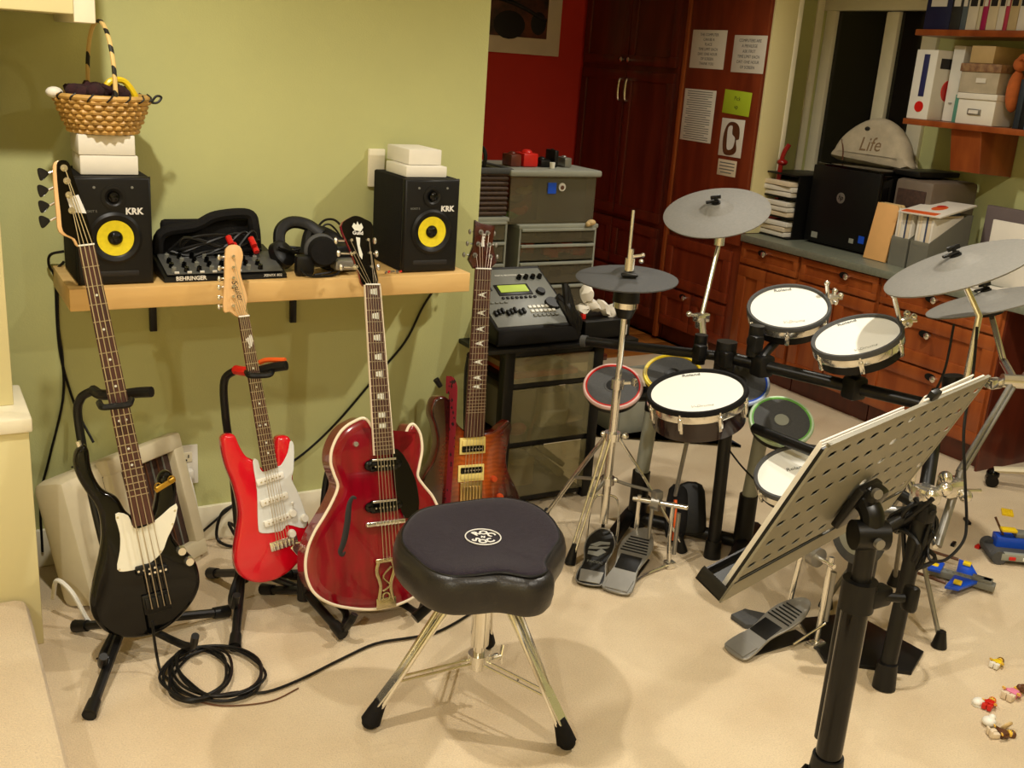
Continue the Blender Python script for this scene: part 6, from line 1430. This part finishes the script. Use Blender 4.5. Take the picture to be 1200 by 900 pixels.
part('stud', g, grey_plastic, o, local=True, kind='stuff')
# toy car
cx0, cy0 = (3.189,1.915,0)[:2]
X = T4(cx0, cy0, 0) @ rotz(R(-35)); o = thing('toy_car', 'blue and grey toy brick car with black wheels at the right edge', 'toy', X)
part('chassis', MB().box((0, 0, .022), (.22, .11, .022), .003), rubber, o, local=True)
part('body', MB().box((.01, .035, .045), (.17, .05, .05), .004), blue_plastic, o, local=True)
part('front_grille', MB().box((-.0, -.055, .030), (.16, .02, .026), .003), silver_plastic, o, local=True)
part('roof', MB().box((.03, .035, .078), (.09, .045, .016), .003), grey_plastic, o, local=True)
for x_ in (-.085, .085):
    for y_ in (-.05, .05): part('wheel', MB().cyl((x_, y_-.014, .024), (x_, y_+.014, .024), .024, n=20), rubber, o, local=True)
for x_ in (-.045, .0, .045): part('lamp', MB().box((x_, -.067, .028), (.022, .006, .012), .002), red_plastic if x_ else white_plastic, o, local=True)
part('yellow_plate', MB().box((-.04, .02, .095), (.05, .03, .010), .002), yellow_plastic, o, local=True)
part('antenna', MB().cyl((-.05, .03, .07), (-.08, .05, .125), .004, n=8), brown_plastic, o, local=True)
# minifigures
def figure(px, ang, label, torso, legs, hair, s=1.0):
    X = T4(px[0], px[1], .008) @ rotz(ang) @ Matrix.Scale(s, 4); o = thing('toy_figure', label, 'toy figure', X, 'little toy figures on the carpet')
    part('torso', MB().prism([(-.008, 0), (.008, 0), (.0055, .013), (-.0055, .013)], -.004, .004, .001), torso, o, local=True)
    h_ = part('head', MB().cyl((0, .0135, 0), (0, .0225, 0), .0052, n=14).cyl((0, .0225, 0), (0, .0245, 0), .0026, n=10), tan_skin, o, local=True)
    g = MB(); g.sphere((0, .0205, -.0012), .0066, (1, .85, 1), 12); g.sphere((0, .018, -.005), .0045, (1, 1.3, .7), 10); part('hair', g, hair, h_, local=True)
    g = MB(); g.sphere((-.0018, .018, .0052), .0008, n=6); g.sphere((.0018, .018, .0052), .0008, n=6); part('eyes', g, logo_dark, h_, local=True, kind='stuff')
    for s_ in (-1, 1):
        part('leg', MB().box((.0042*s_, -.0085, .0), (.0072, .014, .0075), .0012).box((.0042*s_, -.0145, .0025), (.0072, .003, .011), .001), legs, o, local=True)
        a_ = part('arm', MB().tube([(.0062*s_, .0115, 0), (.0098*s_, .006, .001), (.0102*s_, .0, .004)], .0022, 8), torso, o, local=True)
        part('hand', MB().torus((.0102*s_, -.0018, .006), (0, 1, .4), .0020, .0009, 12, 6), tan_skin, a_, local=True)
    return o
figure((2.504,1.494,0)[:2], R(-75), 'toy figure with brown hair and yellow torso, farthest up on the carpet', yellow_plastic, white_plastic, brown_plastic, 1.5)
figure((2.406,1.378,0)[:2], R(-80), 'toy figure with blond hair and pink torso at the right edge', pink_plastic, paper2, tan_skin, 1.9)
figure((2.308,1.372,0)[:2], R(-70), 'toy figure with red torso left of the pink one', red_plastic, red_plastic, orange_plastic, 1.5)
figure((2.221,1.279,0)[:2], R(-115), 'toy figure with brown torso nearest the bottom', brown_plastic, paper2, brown_plastic, 1.7)
x, y = (2.292,1.391,0)[:2]; solo('toy_hat', MB().sphere((x, y, .010), .014, (1.3, 1, .7)).cyl((x, y, .001), (x, y, .004), .016, n=16), white_plastic, 'small white toy hat beside the red figure', 'toy')
x, y = (2.238,1.32,0)[:2]; solo('toy_shell', MB().sphere((x, y, .012), .017, (1, 1, .7)).sphere((x+.01, y, .02), .009), white_plastic, 'round white toy piece above the brown figure', 'toy')
x, y = (2.26,1.287,0)[:2]; solo('toy_loop', MB().torus((x, y, .014), (0, 1, .6), .013, .004, 16, 6), tan_board, 'tan toy loop right of the round white piece', 'toy')
x, y = (2.453,1.378,0)[:2]; solo('toy_animal', MB().sphere((x, y, .014), .013, (1.5, 1, .8)).sphere((x-.015, y, .022), .008), brown_plastic, 'brown toy animal at the right edge beside the pink figure', 'toy')
x, y = (0.338,2.472,0)[:2]; solo('small_stick', MB().cyl((x-.012, y, .003), (x+.012, y+.006, .003), .0022, n=6), black, 'tiny dark stick on the carpet by the front leg of the bass stand', 'stick')
